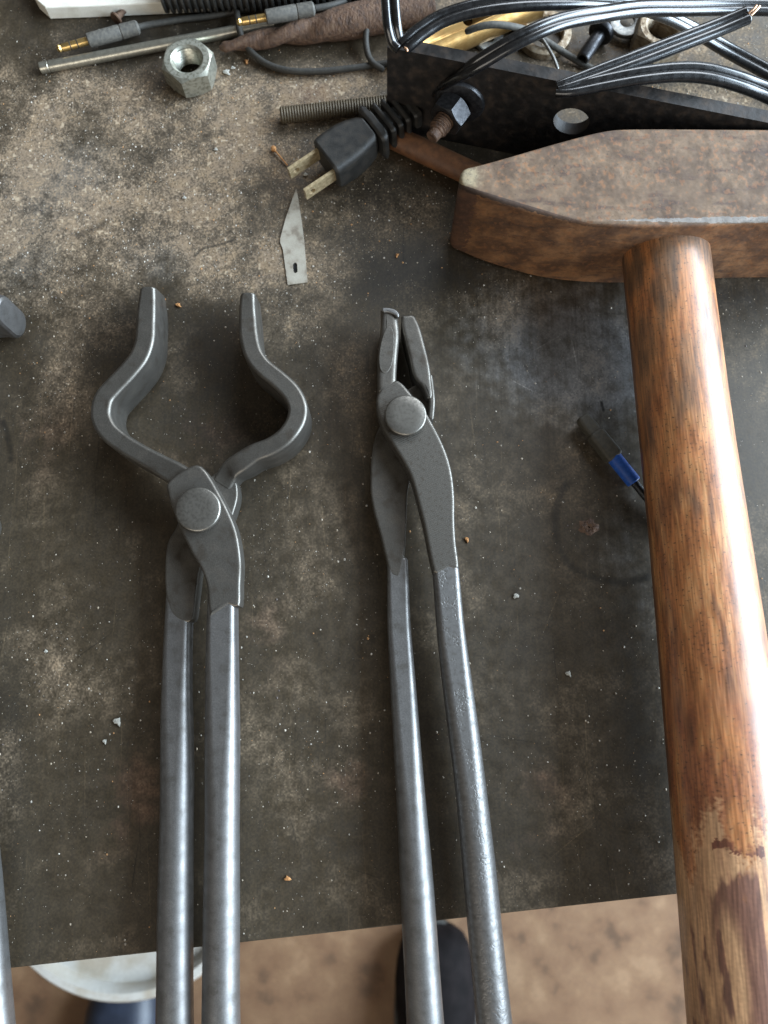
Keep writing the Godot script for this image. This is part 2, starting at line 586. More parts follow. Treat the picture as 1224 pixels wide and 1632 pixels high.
	for s in [[[v(77.0, 0, -71.9), v(72.6, 0, -62.4), v(71.6, 0, -50.4), v(75.7, 0, -38.1), v(87.3, 0, -31.6), v(100.1, 0, -30.3), v(109.3, 0, -32.6)], 2.2, 0.05], [[v(-85.0, 0, -176.4), v(-80.9, 0, -180.1), v(-74.0, 0, -182.0), v(-66.7, 0, -184.8)], 1.0, 0.12], [[v(-137.8, 0, -186.6), v(-131.0, 0, -189.8), v(-125.6, 0, -193.2)], 2.6, 0.03], [[v(-163.6, 0, -99.5), v(-160.1, 0, -91.1), v(-158.1, 0, -81.4)], 1.8, 0.06], [[v(79.9, 0, 10.7), v(85.8, 0, -42.5), v(89.9, 0, -91.1)], 0.9, -0.03], [[v(93.6, 0, -108.0), v(94.4, 0, -103.7)], 0.8, 0.15], [[v(-22.3, 0, 67.4), v(-12.6, 0, 68.5), v(-5.3, 0, 66.9)], 0.5, -0.1], [[v(-40.2, 0, -172.5), v(-39.7, 0, -170.6), v(-39.2, 0, -168.8)], 1.7, 0.12]]:  # last stroke paints the shade inside the knife blade's slot
		var line := curve(s[0], 24)
		for p in line:
			var c := Vector2((p.x * 1000.0 + 260.0), (p.z * 1000.0 + 400.0)) * size / 520.0
			var rad: float = s[1] * size / 520.0
			for y in range(-int(rad), int(rad) + 1):
				for x in range(-int(rad), int(rad) + 1):
					var f := 1.0 - Vector2(x, y).length() / rad
					if f > 0.0:
						stain(all, size, int(c.x) + x, int(c.y) + y, 1.0 - s[2] * minf(1.0, f * 1.5) * rng.randf_range(0.6, 1.0))
	return ImageTexture.create_from_image(Image.create_from_data(size, size, false, Image.FORMAT_RGBA8, all))


func stain(all: PackedByteArray, size: int, x: int, y: int, f: float) -> void:
	if x < 0 or y < 0 or x >= size or y >= size:
		return
	var at := (y * size + x) * 4
	for c in 3:
		all[at + c] = clampi(int(all[at + c] * f), 0, 255)


# the hammer handle's wood: u runs round it, v from the eye to the end
func handle_texture() -> ImageTexture:
	var w := 512
	var h := 2048
	var img := noise(FastNoiseLite.TYPE_SIMPLEX_SMOOTH, 0.05, 5, 41).get_seamless_image(w, 256)
	img.convert(Image.FORMAT_L8)
	img.resize(w, h, Image.INTERPOLATE_CUBIC)
	var grain := img.get_data()
	var img2 := noise(FastNoiseLite.TYPE_SIMPLEX, 0.22, 4, 43).get_seamless_image(w, 90)
	img2.convert(Image.FORMAT_L8)
	img2.resize(w, h, Image.INTERPOLATE_CUBIC)
	var fine := img2.get_data()
	var img3 := noise(FastNoiseLite.TYPE_SIMPLEX_SMOOTH, 0.018, 5, 47).get_seamless_image(w, 512)
	img3.convert(Image.FORMAT_L8)
	img3.resize(w, h, Image.INTERPOLATE_CUBIC)
	var patch := img3.get_data()
	var speck := grey(noise(FastNoiseLite.TYPE_SIMPLEX, 0.09, 3, 53), w, h)
	var rows := []
	rows.resize(h)
	var job := WorkerThreadPool.add_group_task(func(j: int) -> void:
		var o := PackedByteArray()
		o.resize(w * 4)
		var mm := j * 366.0 / h
		for i in w:
			var at := j * w + i
			var g := grain[at] / 255.0
			var f := fine[at] / 255.0
			var p := patch[at] / 255.0
			var s := speck[at] / 255.0
			var u := float(i) / w
			var col := Color(0.66, 0.44, 0.27).lerp(Color(0.50, 0.315, 0.195), clampf((g - 0.4) * 2.2, 0.0, 1.0))
			# greyed near the head, golden in the middle, redder towards the worn end
			col = col.lerp(Color(0.40, 0.32, 0.25), clampf(1.0 - mm / 110.0, 0.0, 1.0) * clampf(0.3 + (p - 0.4) * 2.5, 0.0, 0.75))
			col = col.lerp(Color(0.68, 0.50, 0.33), clampf((0.5 - g) * 4.0 + (p - 0.5) * 2.0, 0.0, 0.6) * clampf((mm - 60.0) / 60.0, 0.0, 1.0))
			col = col.lerp(Color(0.46, 0.26, 0.18), clampf((mm - 170.0) / 50.0, 0.0, 1.0) * clampf(0.2 + (p - 0.4) * 2.5, 0.0, 0.6))
			# grime near the head, thinning out along the handle
			var grime := clampf(1.0 - mm / 170.0, 0.0, 1.0) * 0.75 + 0.15
			var dirt := clampf((p - 0.70 + grime * 0.40 + (g - 0.5) * 0.45 + (s - 0.5) * 0.2) * 1.7, 0.0, 1.0)
			col = col.lerp(Color(0.30, 0.235, 0.18), dirt * 0.8)
			col = col.lerp(Color(0.62, 0.37, 0.20), clampf((s - 0.55) * 2.0, 0.0, 0.3) * (1.0 - dirt))
			# left flank darkened: part hand grime, part shade painted into the wood
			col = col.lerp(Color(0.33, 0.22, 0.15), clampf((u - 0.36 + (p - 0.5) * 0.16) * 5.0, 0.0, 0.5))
			if s < 0.16:
				col = col.lerp(Color(0.2, 0.14, 0.1), clampf((0.22 - s) * 6.0, 0.0, 0.7))
			# beyond the varnish the wood is pale, with dark smears that follow the grain
			var bare := clampf((mm - 238.0 + (p - 0.5) * 40.0 + (s - 0.5) * 10.0) / 9.0, 0.0, 1.0)
			var raw := Color(0.72, 0.56, 0.41).lerp(Color(0.63, 0.47, 0.335), g)
			var patch_here := clampf(minf((u - 0.09) * 30.0, (0.262 - u) * 30.0), 0.0, 1.0) * clampf((mm - 255.0 - (p - 0.5) * 18.0) / 4.0, 0.0, 1.0)
			var island := clampf(1.0 - Vector2((u - 0.15) / 0.045, (mm - 288.0) / 26.0).length(), 0.0, 1.0)
			var smear := clampf((g - 0.60) * 8.0, 0.0, 1.0) * clampf((mm - 246.0) / 20.0, 0.0, 1.0) * clampf((p - 0.35) * 6.0, 0.0, 1.0)
			smear = maxf(smear, clampf(patch_here + (g - 0.5) * 0.4 - island * 2.5, 0.0, 1.0) * patch_here)
			raw = raw.lerp(Color(0.37, 0.235, 0.185), smear * 0.85)
			if absf(mm - 247.0 - 1.6 * sin(u * 34.0) - (p - 0.5) * 6.0) < 1.5 + (s - 0.5) * 3.0 and u > 0.13 and u < 0.27:
				raw = Color(0.36, 0.2, 0.13)
			col = col.lerp(raw, bare)
			var k := (0.80 + 0.40 * f) * (0.94 + 0.12 * s)
			o[i * 4] = clampi(int(col.r * k * 255.0), 0, 255)
			o[i * 4 + 1] = clampi(int(col.g * k * 255.0), 0, 255)
			o[i * 4 + 2] = clampi(int(col.b * k * 255.0), 0, 255)
			o[i * 4 + 3] = clampi(int(255.0 * (0.46 + 0.2 * dirt + 0.1 * bare + 0.3 * (f - 0.5))), 30, 255)
		rows[j] = o
	, h)
	WorkerThreadPool.wait_for_group_task_completion(job)
	var all := PackedByteArray()
	for r in rows:
		all.append_array(r)
	return ImageTexture.create_from_image(Image.create_from_data(w, h, false, Image.FORMAT_RGBA8, all))


# the hammer head: top and unfolded sides in one plan, 180 mm square
func head_texture() -> ImageTexture:
	var size := 1024
	var n1 := grey(noise(FastNoiseLite.TYPE_SIMPLEX_SMOOTH, 0.008, 6, 301), size, size)
	var n2 := grey(noise(FastNoiseLite.TYPE_SIMPLEX_SMOOTH, 0.05, 5, 303), size, size)
	var n3 := grey(noise(FastNoiseLite.TYPE_VALUE, 0.4, 2, 307), size, size)
	var im := noise(FastNoiseLite.TYPE_SIMPLEX_SMOOTH, 0.03, 4, 311).get_image(256, size)
	im.convert(Image.FORMAT_L8)
	im.resize(size, size, Image.INTERPOLATE_CUBIC)
	var n4 := im.get_data()
	var rows := []
	rows.resize(size)
	var job := WorkerThreadPool.add_group_task(func(j: int) -> void:
		var o := PackedByteArray()
		o.resize(size * 4)
		var z := (j + 0.5) * 180.0 / size - 275.0
		for i in size:
			var at := j * size + i
			var x := (i + 0.5) * 180.0 / size + 20.0
			var a := n1[at] / 255.0
			var b := n2[at] / 255.0
			var c := n3[at] / 255.0
			var d := n4[at] / 255.0
			var front := z > lerpf(-180.0, -163.0, clampf((x - 30.0) / 50.0, 0.0, 1.0))
			var col := Color(0.34, 0.265, 0.20).lerp(Color(0.45, 0.365, 0.285), clampf((a - 0.3) * 2.4, 0.0, 1.0))
			if front:
				col = Color(0.36, 0.25, 0.17).lerp(Color(0.53, 0.38, 0.255), clampf((a - 0.32) * 2.6, 0.0, 1.0))
			col = col.lerp(Color(0.25, 0.185, 0.15), clampf((d * 0.6 + b * 0.45 - 0.58) * 4.0, 0.0, 0.7))
			col = col.lerp(Color(0.50, 0.33, 0.20), clampf((b - 0.6) * 4.0, 0.0, 0.5))
			# dusty pale tip of the peen
			var tip := clampf(1.0 - Vector2((x - 29.0) / 11.0, (z + 184.0) / 9.0).length() + (b - 0.5) * 0.6, 0.0, 1.0)
			if not front:
				col = col.lerp(Color(0.55, 0.51, 0.41), minf(1.0, tip * 2.0) * 0.8)
			# darker rim of the peen's end and lower edge
			elif x < 36.0 + (b - 0.5) * 6.0:
				col = col.lerp(Color(0.26, 0.18, 0.15), 0.6)
			# ground bright bevel along the upper edge towards the face
			if x > 84.0 and absf(z + 165.0 - (b - 0.5) * 1.2) < clampf((x - 84.0) * 0.03, 0.0, 1.5):
				col = col.lerp(Color(0.50, 0.49, 0.48), 0.8)
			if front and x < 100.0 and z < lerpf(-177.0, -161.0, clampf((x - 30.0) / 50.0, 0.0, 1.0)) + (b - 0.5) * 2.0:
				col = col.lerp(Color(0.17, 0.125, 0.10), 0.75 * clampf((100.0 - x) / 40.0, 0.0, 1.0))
			if c > 0.9:
				col = col.lerp(Color(0.72, 0.64, 0.55), clampf((c - 0.9) * 10.0, 0.0, 0.8))
			elif c < 0.16:
				col = col.lerp(Color(0.16, 0.11, 0.09), 0.5)
			var k := 0.86 + 0.28 * b + 0.12 * (c - 0.5)
			o[i * 4] = clampi(int(col.r * k * 255.0), 0, 255)
			o[i * 4 + 1] = clampi(int(col.g * k * 255.0), 0, 255)
			o[i * 4 + 2] = clampi(int(col.b * k * 255.0), 0, 255)
			o[i * 4 + 3] = clampi(int(255.0 * (0.70 - 0.2 * (b - 0.5) + 0.1 * (c - 0.5))), 30, 255)
		rows[j] = o
	, size)
	WorkerThreadPool.wait_for_group_task_completion(job)
	var all := PackedByteArray()
	for r in rows:
		all.append_array(r)
	return ImageTexture.create_from_image(Image.create_from_data(size, size, false, Image.FORMAT_RGBA8, all))


# smooth steel with pits in loose patches
func pitted_relief() -> ImageTexture:
	var size := 512
	var where := grey(noise(FastNoiseLite.TYPE_SIMPLEX_SMOOTH, 0.012, 2, 83), size, size)
	var deep := grey(noise(FastNoiseLite.TYPE_SIMPLEX, 0.05, 4, 85), size, size)
	var o := PackedByteArray()
	o.resize(size * size * 3)
	for i in size * size:
		var f := clampf((where[i] / 255.0 - 0.42) * 4.0, 0.0, 1.0) * clampf((deep[i] / 255.0 - 0.5) * 4.0, 0.0, 1.0)
		var b := clampi(int((0.85 - 0.8 * f) * 255.0), 0, 255)
		o[i * 3] = b
		o[i * 3 + 1] = b
		o[i * 3 + 2] = b
	return ImageTexture.create_from_image(Image.create_from_data(size, size, false, Image.FORMAT_RGB8, o))


# fine parallel file marks
func file_marks() -> ImageTexture:
	var size := 512
	var n := grey(noise(FastNoiseLite.TYPE_SIMPLEX, 0.05, 3, 61), size, size)
	var o := PackedByteArray()
	o.resize(size * size * 3)
	for j in size:
		for i in size:
			var f := 0.5 + 0.5 * sin(TAU * (i * 12.0 + j * 25.0) / size)
			var b := clampi(int((f * 0.75 + n[j * size + i] / 255.0 * 0.25) * 255.0), 0, 255)
			var at := (j * size + i) * 3
			o[at] = b
			o[at + 1] = b
			o[at + 2] = b
	return ImageTexture.create_from_image(Image.create_from_data(size, size, false, Image.FORMAT_RGB8, o))


func make_materials() -> void:
	var pits := relief("pits", 0.03, 5, 71)
	var fine := relief("fine", 0.12, 3, 73)
	var cells := relief("cells", 0.05, 2, 77, FastNoiseLite.TYPE_CELLULAR)
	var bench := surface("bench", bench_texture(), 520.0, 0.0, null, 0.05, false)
	bench.metallic = 0.15
	surface("forged steel", mottled("forged", 512, 0.02, 5, 101, [c8(82, 76, 69, 0.52), c8(98, 94, 88, 0.46), c8(104, 100, 94, 0.42), c8(116, 111, 104, 0.37)], 0.14), 100.0, 0.8, relief("forge_scale", 0.02, 6, 79), 0.09)
	surface("rivet steel", mottled("rivet_steel", 256, 0.04, 5, 261, [c8(96, 92, 86, 0.46), c8(122, 118, 111, 0.36), c8(132, 128, 121, 0.32)], 0.14), 20.0, 0.8, fine, 0.04)
	surface("filed steel", tex.forged, 40.0, 0.8, file_marks(), 0.06)
	(mats["filed steel"] as StandardMaterial3D).uv1_scale = Vector3.ONE * (1000.0 / 22.0)
	surface("rein steel", mottled("rein", 512, 0.03, 5, 103, [c8(104, 101, 97, 0.54), c8(120, 118, 116, 0.50), c8(127, 125, 123, 0.48), c8(136, 134, 132, 0.45)], 0.12), 110.0, 0.9, tex.forge_scale, 0.05)
	surface("pitted rein steel", tex.rein, 40.0, 0.9, pitted_relief(), 0.08)
	surface("rusty head", head_texture(), 1.0, 0.1, relief("hammered", 0.035, 6, 71), 0.28, false)
	surface("bare steel", mottled("bare", 256, 0.04, 4, 109, [c8(120, 122, 122, 0.45), c8(168, 166, 160, 0.38)], 0.15), 20.0, 0.7, fine, 0.05)
	var wood := surface("handle wood", handle_texture(), 1.0, 0.0, relief("wood_wear", 0.02, 5, 87), 0.12, false)
	wood.clearcoat_enabled = true
	wood.clearcoat = 0.32
	wood.clearcoat_roughness = 0.28
	surface("old wood", mottled("old_wood", 256, 0.03, 4, 113, [c8(84, 54, 34, 0.6), c8(120, 80, 50, 0.55)], 0.15), 40.0, 0.0, fine, 0.1)
	surface("zinc", mottled("zinc", 256, 0.03, 4, 127, [c8(128, 126, 112, 0.42), c8(172, 172, 160, 0.32), c8(186, 184, 170, 0.3)], 0.12), 18.0, 0.75, fine, 0.05)
	surface("tan nut", mottled("tan_nut", 256, 0.03, 4, 131, [c8(104, 86, 66, 0.6), c8(146, 128, 104, 0.5), c8(166, 156, 140, 0.4)], 0.15), 22.0, 0.35, pits, 0.15)
	surface("bright rod", mottled("rod", 256, 0.03, 4, 137, [c8(150, 146, 134, 0.36), c8(186, 182, 168, 0.28)], 0.12), 25.0, 0.85, fine, 0.03)
	surface("brown rust", mottled("brown_rust", 256, 0.03, 5, 139, [c8(64, 48, 38, 0.7), c8(90, 66, 50, 0.75), c8(104, 82, 64, 0.8)], 0.2), 25.0, 0.0, pits, 0.3)
	surface("bracket steel", mottled("bracket", 512, 0.02, 5, 149, [c8(24, 21, 19, 0.6), c8(36, 31, 28, 0.64), c8(58, 48, 40, 0.7)], 0.15), 70.0, 0.1, pits, 0.15)
	surface("dull bolt", mottled("dull_bolt", 256, 0.03, 4, 151, [c8(58, 54, 44, 0.55), c8(92, 86, 72, 0.5)], 0.15), 18.0, 0.5, fine, 0.08)
	surface("stud steel", mottled("stud", 256, 0.03, 4, 271, [c8(64, 54, 40, 0.65), c8(92, 80, 60, 0.6)], 0.18), 18.0, 0.25, fine, 0.08)
	surface("dark steel", mottled("dark_steel", 256, 0.03, 4, 153, [c8(46, 46, 48, 0.4), c8(80, 80, 82, 0.3)], 0.12), 18.0, 0.7, fine, 0.05)
	surface("brass", mottled("brass", 256, 0.02, 4, 157, [c8(172, 132, 78, 0.36), c8(206, 170, 112, 0.28)], 0.08), 30.0, 0.85, fine, 0.03)
	surface("gold", mottled("gold", 256, 0.04, 3, 163, [c8(196, 160, 96, 0.34), c8(228, 198, 138, 0.26)], 0.08), 12.0, 0.9)
	surface("black vinyl", mottled("vinyl", 256, 0.03, 4, 167, [c8(15, 15, 16, 0.22), c8(26, 26, 27, 0.34)], 0.2), 30.0, 0.0, fine, 0.03)
	var vinyl: StandardMaterial3D = mats["black vinyl"]
	vinyl.clearcoat_enabled = true
	vinyl.clearcoat = 0.7
	vinyl.clearcoat_roughness = 0.14
	surface("black plastic", mottled("black_plastic", 256, 0.03, 5, 173, [c8(32, 32, 31, 0.42), c8(42, 41, 39, 0.5), c8(54, 50, 45, 0.6)], 0.12), 40.0, 0.0, fine, 0.06)
	surface("grey rubber", mottled("grey_rubber", 256, 0.04, 4, 179, [c8(62, 60, 56, 0.65), c8(96, 92, 84, 0.75)], 0.18), 18.0, 0.0, fine, 0.05)
	surface("dark rubber", mottled("dark_rubber", 256, 0.04, 4, 181, [c8(38, 37, 34, 0.6), c8(60, 57, 51, 0.7)], 0.18), 18.0, 0.0, fine, 0.05)
	surface("white plastic", mottled("white_plastic", 256, 0.02, 4, 191, [c8(206, 200, 186, 0.5), c8(226, 223, 212, 0.45)], 0.05), 60.0, 0.0)
	surface("bucket plastic", mottled("bucket_plastic", 256, 0.02, 5, 193, [c8(160, 148, 130, 0.5), c8(186, 182, 174, 0.45), c8(194, 192, 186, 0.45)], 0.05), 300.0, 0.0)
	surface("blue sleeve", mottled("blue_sleeve", 128, 0.04, 3, 197, [c8(28, 66, 140, 0.4), c8(40, 88, 170, 0.35)], 0.08), 12.0, 0.0)
	surface("tin", mottled("tin", 256, 0.03, 4, 241, [c8(150, 132, 100, 0.5), c8(190, 172, 138, 0.42)], 0.1), 18.0, 0.4, fine, 0.05)
	surface("dull plastic", mottled("dull_plastic", 256, 0.03, 4, 251, [c8(50, 47, 40, 0.6), c8(66, 62, 52, 0.65)], 0.12), 18.0, 0.0, fine, 0.05)
	surface("blade steel", mottled("blade_steel", 256, 0.035, 5, 199, [c8(136, 126, 112, 0.6), c8(166, 158, 144, 0.5), c8(174, 167, 153, 0.45), c8(180, 174, 160, 0.45)], 0.05), 70.0, 0.3)
	surface("copper", mottled("copper", 128, 0.05, 3, 211, [c8(190, 140, 104, 0.4), c8(222, 190, 160, 0.35)], 0.1), 6.0, 0.8)
	surface("pale chip", mottled("pale_chip", 128, 0.05, 3, 223, [c8(140, 138, 130, 0.75), c8(172, 168, 158, 0.75)], 0.1), 8.0, 0.0, fine, 0.1)
	surface("orange chip", mottled("orange_chip", 128, 0.05, 3, 227, [c8(152, 100, 56, 0.8), c8(196, 146, 92, 0.8)], 0.1), 8.0, 0.0, fine, 0.1)
	surface("boot rubber", mottled("boot_rubber", 256, 0.02, 4, 229, [c8(30, 35, 46, 0.45), c8(46, 52, 66, 0.4)], 0.1), 150.0, 0.0, fine, 0.3)
	surface("boot leather", mottled("boot_leather", 256, 0.02, 4, 233, [c8(20, 18, 18, 0.7), c8(34, 30, 30, 0.75)], 0.12), 150.0, 0.0, fine, 0.3)
	surface("floor", mottled("floor", 1024, 0.012, 6, 239, [c8(86, 63, 44, 0.85), c8(108, 79, 55, 0.8), c8(114, 85, 60, 0.78), c8(119, 90, 64, 0.78), c8(130, 101, 74, 0.78)], 0.25), 900.0, 0.0, pits, 0.8)
	(mats["boot leather"] as StandardMaterial3D).metallic_specular = 0.15
	var grit := StandardMaterial3D.new()
	grit.vertex_color_use_as_albedo = true
	grit.roughness = 0.8
	mats["grit"] = grit


func bar(called: String, m: String, parent: Node3D, path: PackedVector3Array, ws: Array, hs: Array, r: Variant, caps := 2, per := 4, wobble := 0.0) -> MeshInstance3D:
	var s := Shape.new()
	sweep(s, path, ws, hs, r, "bar", per, Vector3.UP, caps, wobble)
	return obj(called, s, mats[m], parent)


func slab(called: String, m: String, parent: Node3D, outline: Array, y0: float, y1: float, bevel: float, steps := 4, bottom := 0.6, at := Vector3.ZERO) -> MeshInstance3D:
	var s := Shape.new()
	plate(s, ring_curve(outline, steps) if steps > 1 else PackedVector2Array(outline), y0, y1, bevel, 4, bottom)
	return obj(called, s, mats[m], parent, at)


func turned(called: String, m: String, parent: Node3D, a: Vector3, dir: Vector3, profile: Array, n := 40, at := Vector3.ZERO) -> MeshInstance3D:
	var s := Shape.new()
	lathe(s, a, dir, profile, n)
	return obj(called, s, mats[m], parent, at)


func rivet(parent: Node3D, at: Vector3, r: float) -> void:
	# head on top, shank through both arms, lower head on the bench
	turned("rivet", "rivet steel", parent, at, Vector3.DOWN, [Vector2(-0.08, 0.0), Vector2(-0.06, r * 0.5), Vector2(0.0, r - 0.55), Vector2(0.12, r - 0.3), Vector2(0.5, r), Vector2(2.2, r), Vector2(2.6, r - 0.4), Vector2(2.6, r * 0.6), Vector2(at.y * 1000.0 - 2.0, r * 0.6), Vector2(at.y * 1000.0 - 2.0, r), Vector2(at.y * 1000.0 - 0.4, r - 0.2), Vector2(at.y * 1000.0 - 0.1, 0.0)], 56)


func _ready() -> void:
	rng.seed = 20

	# camera, held above the bench and tipped a little away from the holder
	var cam := Camera3D.new()
	cam.name = "camera"
	cam.position = v(0, 306, 0)
	cam.rotation_degrees = Vector3(-79, 0, 0)
	cam.fov = 69.0
	cam.near = 0.01
	cam.far = 40.0
	var lens := CameraAttributesPhysical.new()
	lens.frustum_focal_length = 17.46
	lens.frustum_focus_distance = 0.295
	lens.frustum_near = 0.01
	lens.frustum_far = 40.0
	lens.exposure_aperture = 7.0
	cam.attributes = lens
	add_child(cam)
	cam.current = true

	# air of the open shed
	var env := Environment.new()
	env.background_mode = Environment.BG_COLOR
	env.background_color = Color(0.35, 0.34, 0.32)
	env.background_energy_multiplier = 1.0
	env.tonemap_mode = Environment.TONE_MAPPER_LINEAR
	env.tonemap_exposure = 1.0
	env.sdfgi_enabled = true
	env.ssao_enabled = true
	env.ssil_enabled = true
	var we := WorldEnvironment.new()
	we.name = "environment"
	we.environment = env
	add_child(we)

	# daylight through the wide door on the right, a window at the back right, and the open front
	daylight("door_daylight", Vector2(2.4, 1.7), Color(0.85, 0.93, 1.0), 30.0, Vector3(2.0, 0.78, -0.25), Vector3(0, 0, -0.1))
	daylight("back_window_daylight", Vector2(1.3, 0.8), Color(0.92, 0.96, 1.0), 3.4, Vector3(0.75, 1.3, -1.6), Vector3(0, 0, -0.15))
	daylight("front_daylight", Vector2(2.0, 1.2), Color(1.0, 0.97, 0.92), 2.3, Vector3(-0.5, 1.1, 2.0), Vector3(0, 0, 0))

	make_materials()
	build_setting()
	build_bow_tongs()
	build_pointed_tongs()
	build_edge_tongs()
	build_hammer()
	build_bracket()
	build_power_cord()
	build_audio_cable()
	build_back_row()
	build_small_finds()
	build_grit()


func daylight(called: String, size: Vector2, colour: Color, energy: float, from: Vector3, to: Vector3) -> void:
	var l := AreaLight3D.new()
	l.name = called
	l.area_size = size
	l.light_color = colour
	l.light_energy = energy
	l.area_range = 8.0
	l.shadow_enabled = true
	add_child(l)
	l.look_at_from_position(from, to)


func build_setting() -> void:
	var f := Shape.new()
	f.quad(v(-4000, -850, -4000), v(4000, -850, -4000), v(4000, -850, 4000), v(-4000, -850, 4000), Vector3.UP, Vector3.UP, Vector3.UP, Vector3.UP)
	var fl := obj("floor", f, mats["floor"])
	fl.set_meta("kind", "structure")
	fl.set_meta("label", "tan stained concrete floor far below the bench edge")

	var bench := thing("workbench", v(0, 0, 0), "dark dusty steel workbench top carrying all the tools", "workbench")
	var e0 := Vector2(-143.6, 114.8)
	var e1 := Vector2(111.8, 88.7)
	var along_edge := (e1 - e0).normalized()
	var inward := Vector2(along_edge.y, -along_edge.x)
	var mid := (e0 + e1) / 2.0
	var corners := [mid - along_edge * 520.0, mid + along_edge * 560.0, mid + along_edge * 560.0 + inward * 720.0, mid - along_edge * 520.0 + inward * 720.0]
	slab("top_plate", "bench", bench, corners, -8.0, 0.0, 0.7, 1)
	for k in 2:
		var c: Vector2 = corners[k] + (along_edge * (60.0 if k == 0 else -60.0)) + inward * 70.0
		bar("leg", "bracket steel", bench, PackedVector3Array([v(c.x, -8.5, c.y), v(c.x, -849, c.y)]), [50.0], [50.0], 3.0)
		var d: Vector2 = c + inward * 580.0
		bar("leg", "bracket steel", bench, PackedVector3Array([v(d.x, -8.5, d.y), v(d.x, -849, d.y)]), [50.0], [50.0], 3.0)
	# burnt weld spot on the plate
	var s := Shape.new()
	var rings := []
	for i in 6:
		var ring := PackedVector3Array()
		for k in 18:
			var r: float = [4.2, 3.2, 2.4, 1.6, 0.9, 0.1][i] * (1.0 + 0.25 * sin(k * 1.9 + i) + 0.12 * sin(k * 4.3))
			ring.append(v(85.3, 0, -53.1) + v(r * cos(TAU * k / 18), [0.02, 0.25, 0.5, 0.45, 0.2, 0.05][i] + 0.12 * sin(k * 2.7 + i * 1.3) * (1.0 if i > 0 else 0.0), r * 0.8 * sin(TAU * k / 18)))
		rings.append(ring)
	skin(s, rings, false)
	var w := obj("weld_spot", s, mats["brown rust"], bench)
	w.set_meta("label", "small burnt weld spot in the bench plate")

	# white bucket under the bench edge
	var b := thing("bucket", v(-244, -850, 180), "closed round white plastic bucket under the bench edge", "bucket")
	turned("bucket_body", "bucket plastic", b, v(-244, -849.5, 180), Vector3.UP, [Vector2(0, 0), Vector2(0, 104), Vector2(3, 108), Vector2(370, 127), Vector2(372, 0)], 72)
	turned("lid", "bucket plastic", b, v(-244, -475, 180), Vector3.UP, [Vector2(-12, 128), Vector2(-12, 133), Vector2(16, 134), Vector2(22, 132.5), Vector2(25, 130), Vector2(25, 124), Vector2(22, 121), Vector2(13, 119), Vector2(12, 116), Vector2(12, 0)], 96)

	boot("black rubber boot with its toe below the white bucket", -352.0, 424.0, "boot rubber", -4.0)
	boot("dull grey boot standing on the floor between the reins of the pointed tongs", 71.0, 366.0, "boot leather", 3.0)


func boot(label: String, x: float, z: float, m: String, turn: float) -> void:
	var o := thing("boot", v(x, -850, z + 180), label, "boot", "boots below the bench edge")
	var s := Shape.new()
	var rings := []
	var widths := [4.0, 54.0, 80.0, 96.0, 106.0, 112.0, 110.0, 102.0, 92.0, 86.0, 86.0, 88.0, 84.0, 72.0, 30.0]
	var highs := [10.0, 40.0, 54.0, 62.0, 68.0, 74.0, 84.0, 98.0, 112.0, 122.0, 126.0, 126.0, 124.0, 112.0, 60.0]
	for i in widths.size():
		var t := float(i) / (widths.size() - 1)
		var d: float = [0.0, 3.0, 12.0, 26.0, 46.0, 72.0, 105.0, 140.0, 170.0, 200.0, 228.0, 254.0, 276.0, 292.0, 300.0][i]
		var ring := PackedVector3Array()
		for k in 28:
			var a := TAU * k / 28
			var cx := cos(a)
			var sy := sin(a)
			var px: float = signf(cx) * pow(absf(cx), 0.8) * widths[i] * 0.5
			var py: float = 18.0 + maxf(0.0, signf(sy) * pow(absf(sy), 0.85)) * (highs[i] - 18.0) + minf(0.0, sy) * 16.0
			ring.append(v(x, -848, z) + v(px, py, d))
		rings.append(ring)
	skin(s, rings)
	obj("vamp", s, mats[m], o)
	var sole := []
	for i in 32:
		var t := TAU * i / 32
		var half := 57.0 - 8.0 * sin(t) * 1.0
		sole.append(Vector2(x + cos(t) * half * (0.92 if sin(t) > 0.2 else 1.0), z + 149.0 + sin(t) * 154.0))
	slab("sole", "dark rubber", o, sole, -850.0, -828.0, 5.0, 1, 2.0)
	turned("shaft", m, o, v(x, -745, z + 225), Vector3.UP, [Vector2(-60, 44), Vector2(0, 52), Vector2(90, 58), Vector2(160, 60), Vector2(166, 58), Vector2(166, 55), Vector2(90, 52), Vector2(0, 46)], 40)


